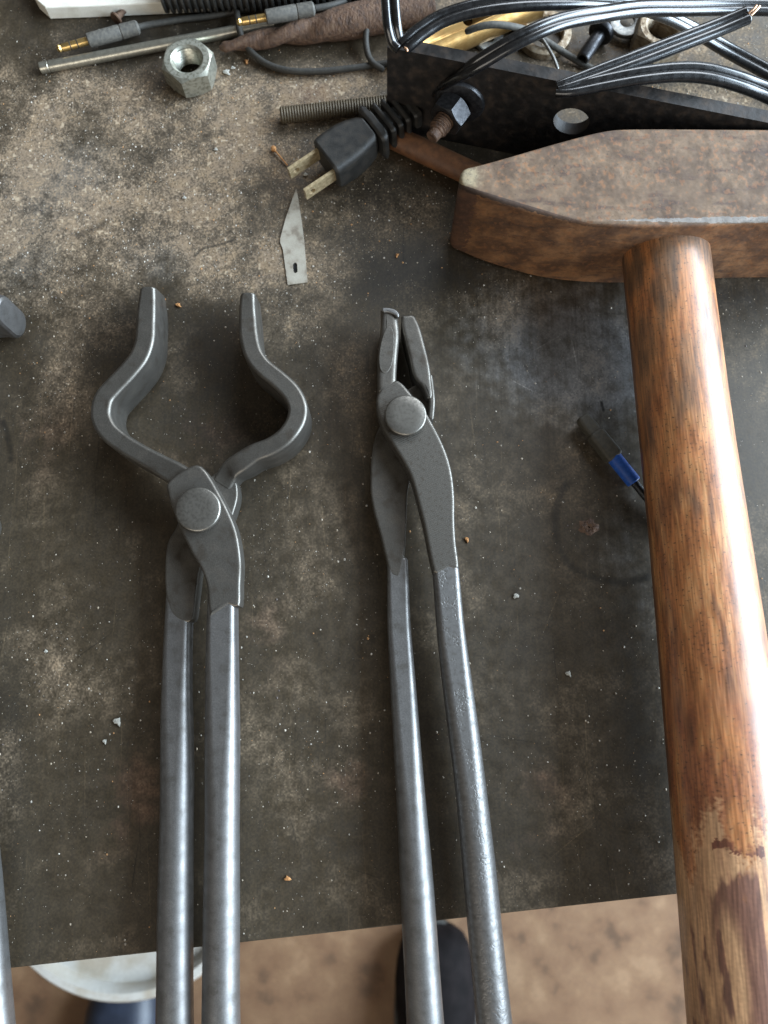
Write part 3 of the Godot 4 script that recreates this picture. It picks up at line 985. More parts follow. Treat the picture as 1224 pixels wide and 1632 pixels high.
# ---------------------------------------------------------------- tongs
func build_bow_tongs() -> void:
	var t := thing("tongs", v(-78.1, 0, -60.8), "steel tongs with two wide bowed jaws standing open", "tongs", "forge tongs on the bench")
	# lower arm
	slab("boss", "forged steel", t, [Vector2(-86.8, -30.9), Vector2(-86.6, -43.9), Vector2(-83.4, -51.0), Vector2(-78.9, -61.3), Vector2(-71.8, -70.4), Vector2(-66.3, -74.3), Vector2(-60.6, -70.6), Vector2(-59.1, -65.2), Vector2(-59.9, -59.2), Vector2(-62.8, -51.0), Vector2(-70.3, -38.4), Vector2(-73.1, -34.6), Vector2(-74.1, -24.7), Vector2(-74.9, -15.1), Vector2(-77.5, -13.2), Vector2(-82.5, -15.6), Vector2(-85.3, -21.0)], 2.6, 12.0, 1.2, 4)
	bar("rein", "rein steel", t, curve([v(-81.5, 7.3, -28.8), v(-81.3, 7.2, -15.1), v(-81.0, 7.3, 0.8), v(-80.2, 7.8, 19.9), v(-78.7, 8.4, 47.6), v(-76.7, 9.4, 91.3), v(-74.4, 10.4, 130.2), v(-71.7, 11.5, 172.3)], 6), [9.2, 10.6, 11.8, 12.6, 13.0, 13.3, 13.6, 13.2], [9.0, 9.4, 11.0, 12.0, 12.8, 13.2, 13.4, 13.0], [1.6, 2.6, 4.2, 6.0, 6.6, 6.6, 6.6, 6.6], 2, 8, 0.022)
	# upper arm
	slab("boss", "forged steel", t, [Vector2(-85.7, -66.4), Vector2(-85.3, -67.5), Vector2(-80.3, -71.8), Vector2(-74.1, -74.6), Vector2(-70.2, -72.0), Vector2(-65.5, -64.7), Vector2(-60.7, -55.9), Vector2(-57.2, -47.5), Vector2(-55.1, -36.7), Vector2(-55.0, -27.5), Vector2(-55.1, -18.9), Vector2(-59.2, -19.4), Vector2(-59.2, -19.4), Vector2(-66.2, -14.7), Vector2(-66.2, -14.7), Vector2(-67.1, -19.9), Vector2(-67.9, -26.3), Vector2(-70.4, -33.1), Vector2(-74.8, -40.1), Vector2(-79.7, -49.7), Vector2(-84.5, -61.4)], 12.3, 21.0, 1.6, 4)
	bar("rein", "rein steel", t, curve([v(-62.4, 16, -30.4), v(-62.2, 15.2, -14.7), v(-61.9, 14.2, 0.8), v(-61.4, 13.4, 19.5), v(-60.7, 12.6, 46.9), v(-59.1, 12.4, 90.4), v(-57.5, 12.6, 129.2), v(-55.0, 13, 171.4)], 6), [10.0, 11.6, 12.4, 12.9, 13.2, 13.5, 13.8, 13.4], [9.4, 10.6, 11.8, 12.4, 13.0, 13.2, 13.4, 13.0], [1.6, 2.6, 4.2, 6.0, 6.6, 6.6, 6.6, 6.6], 2, 8, 0.022)
	# bowed jaws, flat bar on edge
	bar("jaw", "forged steel", t, curve([v(-98.1, 14, -152.1), v(-97.8, 12.5, -144.0), v(-97.7, 12, -134.5), v(-97.7, 12, -126.8), v(-99.6, 12, -119.7), v(-104.1, 12, -113.0), v(-109.2, 12, -106.8), v(-112.4, 12, -102.3), v(-113.3, 12, -97.3), v(-112.5, 12, -92.8), v(-109.6, 12, -88.1), v(-104.3, 12, -83.8), v(-97.8, 12.5, -79.8), v(-89.9, 13.5, -75.5), v(-82.0, 15, -71.0), v(-77.2, 16, -67.7)], 5), [6.4, 7.4, 8.0, 8.2, 8.2, 8.2, 8.2, 8.2, 8.2, 8.2, 8.0, 7.8, 7.8, 8.2, 9.4, 9.4], [15.0, 19.0, 20.0, 20.0, 20.0, 20.0, 20.0, 20.0, 20.0, 20.0, 19.0, 18.0, 16.0, 13.0, 8.5, 8.0], 1.6, 2, 3, 0.012)
	bar("jaw", "forged steel", t, curve([v(-56.6, 13.5, -149.6), v(-56.1, 12, -138.7), v(-55.2, 12, -128.7), v(-53.2, 12, -121.2), v(-49.3, 12, -115.4), v(-43.3, 12, -110.3), v(-37.9, 12, -105.0), v(-35.1, 12, -99.9), v(-34.6, 12, -95.5), v(-35.9, 12, -91.0), v(-39.5, 12, -85.9), v(-45.0, 11.5, -82.3), v(-51.4, 11, -80.0), v(-56.7, 10.5, -76.9), v(-61.7, 9, -74.1), v(-65.8, 7.5, -68.5)], 5), [6.2, 6.8, 7.4, 7.8, 7.8, 7.8, 7.8, 8.0, 8.0, 8.0, 7.8, 7.8, 7.8, 8.6, 9.0, 9.0], [14.0, 19.0, 20.0, 20.0, 20.0, 20.0, 20.0, 20.0, 20.0, 20.0, 20.0, 19.0, 18.0, 16.0, 11.0, 9.0], 1.6, 2, 3, 0.012)
	rivet(t, v(-71.9, 24, -56.0), 8.7)


func build_pointed_tongs() -> void:
	var t := thing("tongs", v(9.2, 0, -102.0), "steel tongs with short narrow pointed jaws almost closed", "tongs", "forge tongs on the bench")
	# lower arm, on the left below the joint, with the right jaw
	slab("boss", "forged steel", t, [Vector2(-3.1, -90.5), Vector2(-5.1, -80.6), Vector2(-5.6, -71.9), Vector2(-5.3, -64.1), Vector2(-3.8, -56.3), Vector2(-1.3, -47.3), Vector2(1.7, -34.7), Vector2(3.2, -31.5), Vector2(6.5, -31.5), Vector2(8.3, -41.0), Vector2(9.1, -53.7), Vector2(10.2, -68.8), Vector2(16.5, -87.8), Vector2(19.2, -98.6), Vector2(18.8, -107.4), Vector2(15.7, -111.8), Vector2(9.9, -109.6), Vector2(2.6, -101.4)], 2.4, 11.0, 1.2, 4)
	bar("rein", "rein steel", t, curve([v(5.3, 6.6, -39.1), v(5.5, 6.6, -28.9), v(6.0, 6.8, -11.4), v(7.7, 7.4, 12.8), v(10.8, 9, 63.2), v(14.9, 11, 129.9), v(17.9, 12.5, 171.7)], 6), [8.0, 9.6, 10.4, 11.6, 12.8, 13.4, 13.0], [8.4, 8.8, 10.0, 11.6, 12.4, 12.8, 12.4], [1.4, 2.4, 3.6, 5.6, 6.6, 6.6, 6.6], 2, 8, 0.022)
	slab("jaw", "forged steel", t, [Vector2(7.3, -139.8), Vector2(7.3, -139.8), Vector2(12.6, -140.4), Vector2(12.6, -140.4), Vector2(14.9, -134.8), Vector2(17.1, -125.9), Vector2(18.8, -117.7), Vector2(19.5, -111.1), Vector2(19.9, -103.6), Vector2(17.4, -103.6), Vector2(15.6, -108.4), Vector2(13.1, -111.4), Vector2(11.6, -114.9), Vector2(10.3, -121.8), Vector2(8.6, -128.9), Vector2(7.3, -135.3)], 3.0, 17.0, 1.7, 4)
	bar("jaw_neck", "forged steel", t, curve([v(17.9, 10, -113.8), v(19.1, 10, -107.7), v(19.6, 10, -101.7), v(19.0, 10, -94.6)], 6), [4.0, 3.0, 2.6, 2.6], [13.0, 13.0, 13.0, 12.0], 1.0, 2, 3)
	# upper arm, on the right below the joint, with the left jaw
	slab("boss", "filed steel", t, [Vector2(-2.8, -104.1), Vector2(0.3, -107.8), Vector2(4.3, -110.2), Vector2(7.4, -108.9), Vector2(12.1, -103.0), Vector2(16.9, -96.7), Vector2(19.1, -92.7), Vector2(23.0, -84.6), Vector2(25.6, -77.4), Vector2(27.2, -69.7), Vector2(27.8, -61.1), Vector2(27.7, -52.6), Vector2(28.0, -43.7), Vector2(28.8, -33.7), Vector2(25.2, -33.7), Vector2(25.2, -33.7), Vector2(19.3, -30.7), Vector2(19.3, -30.7), Vector2(17.5, -39.0), Vector2(15.4, -50.4), Vector2(12.3, -63.4), Vector2(10.2, -70.5), Vector2(7.2, -76.6), Vector2(2.5, -84.6), Vector2(-1.0, -91.2), Vector2(-3.0, -98.3)], 11.3, 20.0, 1.6, 4)
	bar("rein", "pitted rein steel", t, curve([v(23.5, 15.3, -42.9), v(24.6, 14.6, -28.1), v(25.8, 13.6, -11.2), v(27.8, 12.6, 7.9), v(33.8, 11.6, 62.6), v(39.4, 12, 129.5), v(43.0, 12.8, 171.6)], 6), [9.6, 10.8, 11.4, 12.0, 12.6, 12.6, 12.4], [9.0, 10.2, 11.0, 11.6, 12.2, 12.2, 12.0], [1.6, 2.8, 4.2, 5.8, 6.4, 6.4, 6.4], 2, 8, 0.022)
	slab("jaw", "forged steel", t, [Vector2(-2.5, -105.2), Vector2(-2.8, -111.6), Vector2(-2.7, -118.9), Vector2(-2.3, -124.3), Vector2(-1.5, -132.0), Vector2(-1.3, -138.9), Vector2(-1.3, -141.7), Vector2(0.5, -141.4), Vector2(4.1, -140.9), Vector2(5.7, -138.9), Vector2(5.7, -136.7), Vector2(6.2, -132.8), Vector2(6.2, -127.9), Vector2(5.6, -121.9), Vector2(5.1, -114.3), Vector2(4.8, -108.4), Vector2(3.0, -105.7), Vector2(0.0, -104.1)], 4.0, 20.0, 2.5, 4)
	# the jaw's tip curls up into a small claw
	slab("claw", "rein steel", t, [Vector2(-0.8, -141.1), Vector2(1.6, -141.2), Vector2(4.6, -140.4), Vector2(6.2, -138.4), Vector2(5.7, -136.8), Vector2(4.1, -138.2), Vector2(1.5, -139.3), Vector2(-0.5, -139.3)], 19.0, 21.0, 0.7, 3, 0.3)
	# ground flat on the top of the left jaw
	slab("ground_flat", "forged steel", t, [Vector2(-1.5, -114.7), Vector2(-2.0, -119.0), Vector2(-1.5, -124.4), Vector2(-0.3, -129.3), Vector2(1.0, -132.6), Vector2(2.6, -133.2), Vector2(3.9, -130.4), Vector2(4.1, -125.0), Vector2(3.6, -119.0), Vector2(2.3, -114.7), Vector2(0.3, -112.8)], 19.0, 20.14, 0.2, 3, 0.2)
	rivet(t, v(8.6, 23, -94.4), 8.3)


func build_edge_tongs() -> void:
	var t := thing("tongs", v(-171.7, 0, -63.8), "steel tongs cut off by the left edge, thick rounded jaw showing", "tongs", "forge tongs on the bench")
	bar("jaw", "rein steel", t, curve([v(-155.7, 15, -139.4), v(-163.2, 15, -140.5), v(-173.5, 14, -138.4), v(-184.2, 13, -125.4), v(-184.4, 13, -103.4), v(-179.3, 13, -81.9), v(-176.1, 13, -66.2)], 5), [12.0, 13.0, 13.0, 11.0, 10.0], [25.0, 26.0, 24.0, 20.0, 12.0], 6.0, 2, 6)
	slab("boss", "forged steel", t, [Vector2(-177.6, -70.2), Vector2(-173.2, -75.4), Vector2(-166.1, -67.7), Vector2(-162.3, -52.5), Vector2(-160.2, -35.1), Vector2(-160.1, -23.0), Vector2(-167.1, -20.6), Vector2(-172.6, -35.1), Vector2(-176.9, -55.0)], 3.0, 18.0, 1.6, 4)
	bar("rein", "rein steel", t, curve([v(-168.8, 12, -35.8), v(-160.8, 12, 12.6), v(-149.9, 12, 69.1), v(-138.0, 12.5, 129.3), v(-129.7, 13, 171.4)], 6), [12.6, 13.2, 13.4], [12.4, 13.0, 13.2], 5.6, 2, 8, 0.022)
	rivet(t, v(-167.4, 21, -51.9), 8.5)


# ---------------------------------------------------------------- hammer
func build_hammer() -> void:
	var t := thing("hammer", v(101, 0, -184), "large rusty cross peen hammer with thick worn wooden handle", "hammer")
	var s := Shape.new()
	var o := [Vector2(29.5, -183.5), Vector2(31.2, -187.5), Vector2(36, -189.0), Vector2(46, -192.0), Vector2(71, -200.0), Vector2(88, -204.6), Vector2(101, -205.4), Vector2(120, -205.4), Vector2(150, -205.2), Vector2(182, -205.6), Vector2(189, -208.5), Vector2(194, -208.5), Vector2(204, -208.5), Vector2(207, -204), Vector2(207, -166), Vector2(204, -161.5), Vector2(194, -161.5), Vector2(189, -161.5), Vector2(182, -164.8), Vector2(150, -164.8), Vector2(128, -163.2), Vector2(101, -162.6), Vector2(84, -163.4), Vector2(70, -165.4), Vector2(58, -168.6), Vector2(44, -173.4), Vector2(35, -177.6), Vector2(30.5, -180.0)]
	plate(s, ring_curve(o, 4), 0.4, 46.0, 1.9, 4, 1.4)
	# unfold the sides next to the top, so that the head's own pattern runs over its edges
	for i in s.p.size():
		var q := s.p[i] * 1000.0
		var drop := 46.0 - q.y
		s.t[i] = Vector2((q.x - 20.0) / 180.0, (q.z + (drop if q.z > -184.5 else -drop) + 275.0) / 180.0)
	obj("head", s, mats["rusty head"], t)
	var h := Shape.new()
	var axis := curve([v(115.6, 24, -184), v(115.9, 24, -176.3), v(116.5, 24, -159.2), v(117.1, 24, -137.0), v(118.7, 24.3, -86.4), v(120.3, 24.6, -46.4), v(121.9, 25, 0.7), v(122.8, 25.4, 44.9), v(123.3, 25.8, 86.2), v(123.7, 26, 127.1), v(123.9, 26, 181.4)], 8)
	sweep(h, axis, [35.0, 35.0, 35.2, 35.6, 36.6, 38.0, 39.4, 40.0, 40.6, 41.0, 41.0, 40.0], [30.0, 30.0, 30.5, 31.0, 32.0, 33.0, 34.0, 34.0, 34.5, 35.0, 35.0, 34.0], 30.0, "bar", 14, Vector3.UP, 2)
	obj("handle", h, mats["handle wood"], t)


# ---------------------------------------------------------------- steel bracket with its bolt
func build_bracket() -> void:
	var a := v(9.1, 47, -239.3)
	var b := v(151.4, 47, -206.6)
	a.y = 0.0
	b.y = 0.0
	var dir := (b - a).normalized()
	var out := dir.cross(Vector3.UP)
	if out.z < 0.0:
		out = -out
	var base := a - dir * 0.008
	var t := thing("bracket", base, "black steel plate standing on edge with one round hole", "bracket")
	var web := CSGBox3D.new()
	web.name = "web"
	web.size = v(330, 47, 5.5)
	web.material = mats["bracket steel"]
	t.add_child(web)
	var basis := Basis(dir, Vector3.UP, dir.cross(Vector3.UP))
	web.transform = Transform3D(basis, dir * 0.165 + v(0, 23.6, 0) - out * 0.00275)
	var at := v(82.0, 22, -234.0)
	var reach := (at - base).dot(dir)
	var hole := CSGCylinder3D.new()
	hole.name = "hole"
	hole.radius = 0.0075
	hole.height = 0.03
	hole.sides = 40
	hole.operation = CSGShape3D.OPERATION_SUBTRACTION
	hole.material = mats["bracket steel"]
	web.add_child(hole)
	hole.position = Vector3(reach - 0.165, 0.0035, 0)
	hole.rotation_degrees.x = 90
	# bolt through the plate, pointing at the front
	var at2 := v(32.9, 26, -235.9)
	var hub := base + dir * (at2 - base).dot(dir) + v(0, 26, 0)
	var lean := (out - dir * 0.42 + v(0, -60, 0)).normalized()
	turned("washer", "dark steel", t, hub, out, [Vector2(0, 4.5), Vector2(2.0, 4.5), Vector2(2.2, 9.0), Vector2(1.6, 10.4), Vector2(0.6, 11.0), Vector2(0.05, 11.0)], 40)
	var bolt := Shape.new()
	var prof := [Vector2(2.0, 4.2)]
	for k in 7:
		prof.append(Vector2(8.4 + k * 1.25, 4.2))
		prof.append(Vector2(9.0 + k * 1.25, 3.6))
	prof.append(Vector2(17.2, 3.4))
	prof.append(Vector2(17.6, 2.9))
	prof.append(Vector2(20.6, 2.8))
	prof.append(Vector2(21.0, 2.4))
	prof.append(Vector2(21.0, 0.0))
	lathe(bolt, hub, lean, prof, 28, 0.3)
	var bo := obj("bolt", bolt, mats["brown rust"], t)
	var nut := Shape.new()
	hex_nut(nut, Vector3.ZERO, 14.0, 4.0, 8.5, 0.3)
	var turn := Basis(lean.cross(Vector3.UP).normalized(), lean, lean.cross(Vector3.UP).normalized().cross(lean))
	for i in nut.p.size():
		nut.p[i] = turn * nut.p[i] + hub + lean * 0.0026
		nut.n[i] = turn * nut.n[i]
	var shift := Shape.new()
	shift.p = nut.p
	shift.n = nut.n
	shift.t = nut.t
	obj("nut", shift, mats["dark steel"], bo)


# ---------------------------------------------------------------- mains cord
func cord(called: String, parent: Node3D, points: Array, size: Array, up := Vector3.UP) -> void:
	var s := Shape.new()
	sweep(s, curve(points, 10), size, [1.0], 1.0, "twin", 4, up, 2)
	obj(called, s, mats["black vinyl"], parent)


func build_power_cord() -> void:
	var p0 := v(-25.6, 11, -214.2)
	var p1 := v(15.7, 14, -243.4)
	var dir := (p1 - p0).normalized()
	var side := dir.cross(Vector3.UP).normalized()
	var up := side.cross(dir).normalized()
	var frame := Basis(dir, up, side)
	var t := thing("power_cord", v(-15.1, 0, -229.6), "black two wire mains cord with moulded plug lying on bench", "power cord")
	var s := Shape.new()
	var even := PackedVector3Array()
	for k in 13:
		even.append(p0 + dir * (0.024 * k / 12))
	sweep(s, even, [19.6, 20.0, 20.0, 19.6, 18.4, 16.2, 13.6], [15.0, 15.6, 16.0, 16.2, 16.0, 15.4, 14.0], 3.2, "bar", 6)
	obj("plug_body", s, mats["black plastic"], t)
	var fl := Shape.new()
	sweep(fl, PackedVector3Array([p0 + dir * 0.0245, p0 + dir * 0.026, p0 + dir * 0.0275, p0 + dir * 0.029]), [20.5, 21.0, 19.0, 15.0], [15.5, 16.0, 15.0, 13.0], 2.4, "bar", 5)
	obj("flange", fl, mats["black plastic"], t)
	var relief_shape := Shape.new()
	sweep(relief_shape, PackedVector3Array([p0 + dir * 0.029, p0 + dir * 0.048]), [9.5, 7.0], [9.0, 6.5], 2.0, "bar", 4)
	for k in 4:
		var f := k / 3.0
		var w := [17.5, 16.8, 16.0, 16.2][k] as float
		sweep(relief_shape, PackedVector3Array([p0 + dir * (0.0305 + 0.0043 * k), p0 + dir * (0.0329 + 0.0043 * k + (0.0015 if k == 3 else 0.0))]), [w], [13.0 - 1.2 * k], 1.6, "bar", 4)
	obj("strain_relief", relief_shape, mats["black plastic"], t)
	# two flat blades, one with its hole showing
	for k in 2:
		var from := p0 + side * (-0.0058 if k == 0 else 0.0068) + up * 0.0012
		var blade := CSGBox3D.new()
		blade.name = "prong"
		blade.size = v(16, 6.4, 1.5)
		blade.material = mats["tin"]
		t.add_child(blade, true)
		blade.transform = Transform3D(frame, from - dir * 0.0078 - t.position)
		var hole := CSGCylinder3D.new()
		hole.name = "hole"
		hole.radius = 0.0015
		hole.height = 0.006
		hole.sides = 20
		hole.operation = CSGShape3D.OPERATION_SUBTRACTION
		hole.material = mats["tin"]
		blade.add_child(hole)
		hole.rotation_degrees.x = 90
		hole.position = v(-4.6, 0, 0)
	# the flat cord in its loops; the insulation is split at the two tight folds
	cord("cord", t, [p0 + dir * 0.046, v(16.7, 16, -242.7), v(23.6, 28, -238.8), v(33.5, 46, -231.4), v(46.2, 54, -233.9), v(58.1, 57, -238.5), v(70.9, 56, -244.9), v(87.2, 52, -252.0), v(104.8, 46, -260.4), v(128.3, 40, -266.7), v(151.6, 36, -271.1), v(179.5, 34, -272.4)], [7.0, 7.2, 7.4])
	cord("cord", t, [v(1.9, 62, -256.9), v(2.4, 60, -250.4), v(3.2, 57, -242.5), v(4.7, 53, -238.9), v(6.9, 52, -236.9)], [7.4, 7.4])
	cord("cord", t, [v(7.4, 52, -236.7), v(9.9, 53, -238.3), v(14.8, 54, -242.0), v(23.0, 55, -246.8), v(35.3, 56, -250.4), v(51.5, 56, -253.0), v(66.9, 54, -255.9), v(83.1, 50, -259.7), v(103.9, 42, -265.9), v(122.4, 30, -272.6), v(140.7, 18, -276.5), v(158.3, 10, -274.1), v(179.6, 6, -265.0), v(196.6, 5, -255.2)], [7.4, 7.6, 7.6])
	cord("cord", t, [v(68.0, 50, -220.2), v(72.3, 50.5, -221.4), v(83.5, 51, -225.3), v(98.4, 52, -230.6), v(115.8, 53, -237.4), v(133.2, 54, -244.3), v(143.0, 56, -247.5)], [4.5, 7.0, 7.6, 7.6, 7.4])
	cord("cord", t, [v(67.9, 49, -219.9), v(73.6, 50, -219.3), v(85.8, 51, -221.3), v(100.4, 52, -223.5), v(115.2, 52, -225.2), v(128.0, 51, -225.3), v(141.7, 48, -224.2), v(155.9, 44, -221.9), v(175.2, 40, -215.4)], [6.0, 8.6, 8.8])
	for e in [[v(7.9, 54, -234.5), v(9.1, 53.5, -233.0)], [v(142.5, 57, -247.1), v(145.4, 58.5, -249.6)], [v(143.4, 57, -246.2), v(146.9, 58, -249.8)]]:
		var w := Shape.new()
		sweep(w, curve([e[0], (e[0] + e[1]) / 2.0 + v(0.4, 0.3, 0), e[1]], 4), [0.9], [0.9], 0.5, "bar", 3)
		obj("copper_strand", w, mats["copper"], t)


# ---------------------------------------------------------------- thin cable with two jack plugs
func jack(parent: Node3D, tip: Vector3, tail: Vector3) -> void:
	var dir := (tail - tip).normalized()
	var l := tip.distance_to(tail) * 1000.0
	var pin := l * 0.37
	var j := turned("jack_pin", "gold", parent, tip, dir, [Vector2(0, 0), Vector2(0.1, 0.9), Vector2(1.2, 1.75), Vector2(2.2, 1.35), Vector2(2.8, 1.75), Vector2(pin, 1.75)], 28)
	turned("insulating_ring", "black plastic", j, tip + dir * (pin * 0.00042), dir, [Vector2(0, 1.76), Vector2(0, 1.83), Vector2(0.5, 1.83), Vector2(0.5, 1.76)], 28)
	turned("insulating_ring", "black plastic", j, tip + dir * (pin * 0.00065), dir, [Vector2(0, 1.76), Vector2(0, 1.83), Vector2(0.5, 1.83), Vector2(0.5, 1.76)], 28)
	turned("jack_sleeve", "grey rubber", parent, tip + dir * (pin * 0.001), dir, [Vector2(0, 1.7), Vector2(0, 2.7), Vector2(0.5, 3.1), Vector2(l * 0.38, 3.2), Vector2(l * 0.40, 2.9), Vector2(l * 0.41, 3.2), Vector2(l * 0.60, 3.1), Vector2(l * 0.62, 2.4), Vector2(l * 0.63, 1.4)], 32)


func build_audio_cable() -> void:
	var t := thing("audio_cable", v(-63.5, 0, -290.3), "thin dark grey cable ending in two gold jack plugs", "audio cable")
	jack(t, v(-152.6, 6, -278.2), v(-115.7, 4, -292.4))
	jack(t, v(-67.7, 13, -286.0), v(-32.0, 12, -294.5))
	for points in [[v(-116.3, 4, -292.2), v(-110.8, 3, -294.7), v(-96.4, 2, -298.5), v(-81.5, 2, -300.6), v(-63.5, 3, -304.2), v(-42.4, 5, -309.9), v(-15.6, 5, -320.5)], [v(-32.5, 12, -294.5), v(-23.9, 11, -297.5), v(-15.3, 9, -303.7), v(-3.6, 6, -315.9)], [v(-71.0, 3, -313.4), v(-70.2, 4, -304.6), v(-69.1, 5, -295.9), v(-67.3, 5, -287.3), v(-63.3, 3, -280.6), v(-55.2, 2, -274.0), v(-44.2, 2, -270.2), v(-30.1, 1.8, -270.1), v(-15.4, 1.8, -271.8), v(-0.6, 1.8, -274.2), v(14.2, 1.8, -275.5)], [v(0.0, 9, -305.1), v(-2.4, 9, -299.5), v(-5.9, 9, -293.3), v(-8.2, 7, -287.8), v(-8.3, 4, -281.4), v(-5.9, 3.6, -273.9), v(0.0, 2.5, -270.1)]]:
		bar("cable", "dark rubber", t, curve(points, 8), [2.9], [2.9], 1.6, 2, 3, 0.012)


# ---------------------------------------------------------------- the row of odds and ends along the top
func thread(pitch: float, r: float, l: float) -> Array:
	var prof := [Vector2(0, 0), Vector2(0, r * 0.8), Vector2(0.8, r)]
	var y := 0.8
	while y < l - pitch:
		prof.append(Vector2(y + pitch * 0.5, r * 0.88))
		prof.append(Vector2(y + pitch, r))
		y += pitch
	prof.append(Vector2(l, r * 0.85))
	prof.append(Vector2(l, 0))
	return prof


func build_back_row() -> void:
	var s := Shape.new()
	hex_nut(s, v(-90.2, 11, -268.5) - v(0, 11, 0) + v(0, 0.1, 0), 21.5, 6.6, 11.0, PI / 2 + 0.17 - PI / 6)
	tag(obj("hex_nut", s, mats["zinc"], null, v(-93.5, 0, -278.5)), "shiny zinc hex nut lying flat beside the bright rod", "nut")
	s = Shape.new()
	hex_nut(s, v(128.0, 14, -283.7) - v(0, 14, 0) + v(0, 0.1, 0), 22.0, 7.2, 14.0, 0.2)
	tag(obj("hex_nut", s, mats["tan nut"], null, v(134.2, 0, -297.3)), "tan rusty hex nut under the black cord loops", "nut")

	var a := v(-161.4, 2.6, -271.1)
	var b := v(-52.5, 2.6, -295.5)
	tag(turned("steel_rod", "bright rod", null, a, b - a, [Vector2(0, 0), Vector2(0, 2.0), Vector2(0.4, 2.5), Vector2(4.0, 2.5), Vector2(4.2, 2.3), Vector2(4.6, 2.3), Vector2(4.8, 2.5), Vector2(a.distance_to(b) * 1000.0, 2.5), Vector2(a.distance_to(b) * 1000.0, 0)], 32, a), "thin bright steel rod pointing left behind the zinc nut", "rod")

	# rusty drill with a short twisted tip
	var d0 := v(-77.3, 4, -280.7)
	var d1 := v(23.0, 7.6, -300.9)
	var dir := (d1 - d0).normalized()
	var side := dir.cross(Vector3.UP).normalized()
	var up := side.cross(dir)
	var rings := []
	for i in 120:
		var f := i / 119.0
		var l := f * d0.distance_to(d1)
		var r := lerpf(2.6, 7.4, clampf(f / 0.62, 0.0, 1.0)) * minf(1.0, 0.35 + f * 26.0)
		var flute := 0.34 * clampf((0.52 - f) / 0.1, 0.0, 1.0)
		var ring := PackedVector3Array()
		for k in 40:
			var ang := TAU * k / 40
			var w := fposmod(ang * 2.0 / TAU - l * 42.0, 1.0)
			var rr := r * (1.0 - flute * pow(sin(PI * w), 3.0))
			ring.append(d0 + dir * l + (side * cos(ang) + up * sin(ang)) * rr * 0.001)
		rings.append(ring)
	s = Shape.new()
	skin(s, rings)
	tag(obj("drill_bit", s, mats["brown rust"], null, d0), "thick rusty brown drill bit with twisted tip", "drill bit")

	# black ribbed hose cut off by the top of the photo
	a = v(-104.4, 9, -307.2)
	b = v(-0.6, 9, -309.2)
	var prof := [Vector2(0, 0), Vector2(0, 7.0)]
	for k in 34:
		var y := k * 3.0
		prof.append_array([Vector2(y + 0.3, 7.2), Vector2(y + 0.7, 8.8), Vector2(y + 1.7, 8.8), Vector2(y + 2.1, 7.2)])
	prof.append(Vector2(104, 7.0))
	prof.append(Vector2(104, 0))
	tag(turned("ribbed_hose", "black plastic", null, a, b - a, prof, 40, a), "black ribbed hose along the top edge behind the jack plug", "hose")

	# white plastic box corner
	var o := [Vector2(-165.4, -305.7), Vector2(-165.4, -305.7), Vector2(-159.6, -300.2), Vector2(-159.6, -300.2), Vector2(-136.6, -301.2), Vector2(-78.8, -304.3), Vector2(-78.8, -304.3), Vector2(-79.3, -358.1), Vector2(-79.3, -358.1), Vector2(-179.8, -350.7), Vector2(-179.8, -350.7)]
	tag(slab("plastic_tray", "white plastic", null, o, 0.3, 7.0, 0.8, 3, 0.4, v(-126.1, 0, -329.4)), "white plastic slab with a clipped corner at top left", "plastic slab")

	a = v(-127.5, 3.4, -297.1)
	b = v(-116.7, 1.6, -314.8)
	tag(turned("nail", "brown rust", null, a, b - a, [Vector2(0, 0), Vector2(0, 2.8), Vector2(0.5, 3.1), Vector2(1.1, 2.9), Vector2(1.5, 1.4), Vector2(2.2, 1.4), Vector2(40, 1.4), Vector2(42, 0)], 24, a), "rusty round headed nail above the left jack plug", "nail")

	a = v(-47.7, 3.9, -244.9)
	b = v(8.1, 3.9, -251.8)
	tag(turned("threaded_stud", "stud steel", null, a, b - a, thread(1.25, 3.8, a.distance_to(b) * 1000.0), 36, a), "dull olive threaded stud pointing left behind the plug", "threaded stud")

	a = v(-1.7, 5.6, -235.4)
	b = v(53.0, 5.2, -206.7)
	bar_thing("wooden_stick", "old wood", [a, a.lerp(b, 0.5), b], [10.6, 10.8, 11.0], [9.6, 9.8, 10.0], 6.0, "brown round wooden stick between plug and hammer head", "wooden handle")

	# brass tube with a cross hole
	a = v(11.6, 8, -271.9)
	b = v(72.0, 8, -301.9)
	var tube := CSGCylinder3D.new()
	tube.name = numbered("brass_tube")
	tube.radius = 0.0066
	tube.height = a.distance_to(b)
	tube.sides = 56
	tube.material = mats["brass"]
	add_child(tube)
	dir = (b - a).normalized()
	side = dir.cross(Vector3.UP).normalized()
	tube.transform = Transform3D(Basis(side.cross(dir), dir, -side).orthonormalized(), (a + b) / 2.0)
	var bore := CSGCylinder3D.new()
	bore.name = "bore"
	bore.radius = 0.005
	bore.height = 0.2
	bore.sides = 48
	bore.operation = CSGShape3D.OPERATION_SUBTRACTION
	bore.material = mats["brass"]
	tube.add_child(bore)
	var hole := CSGCylinder3D.new()
	hole.name = "hole"
	hole.radius = 0.0022
	hole.height = 0.008
	hole.sides = 28
	hole.operation = CSGShape3D.OPERATION_SUBTRACTION
	hole.material = mats["dark steel"]
	tube.add_child(hole)
	var spot := v(39.0, 14, -283.7)
	hole.position = Vector3(0.0065, (spot - (a + b) / 2.0).dot(dir), 0)
	hole.rotation_degrees.z = 90
	tag(tube, "shiny brass tube with a small round hole under the cords", "brass tube")

	var flat_ring := [Vector2(0, 8.2), Vector2(3.4, 8.6), Vector2(4.0, 9.2), Vector2(4.0, 11.6), Vector2(3.4, 12.6), Vector2(0.4, 12.8), Vector2(0, 12.6)]
	flat_ring.reverse()
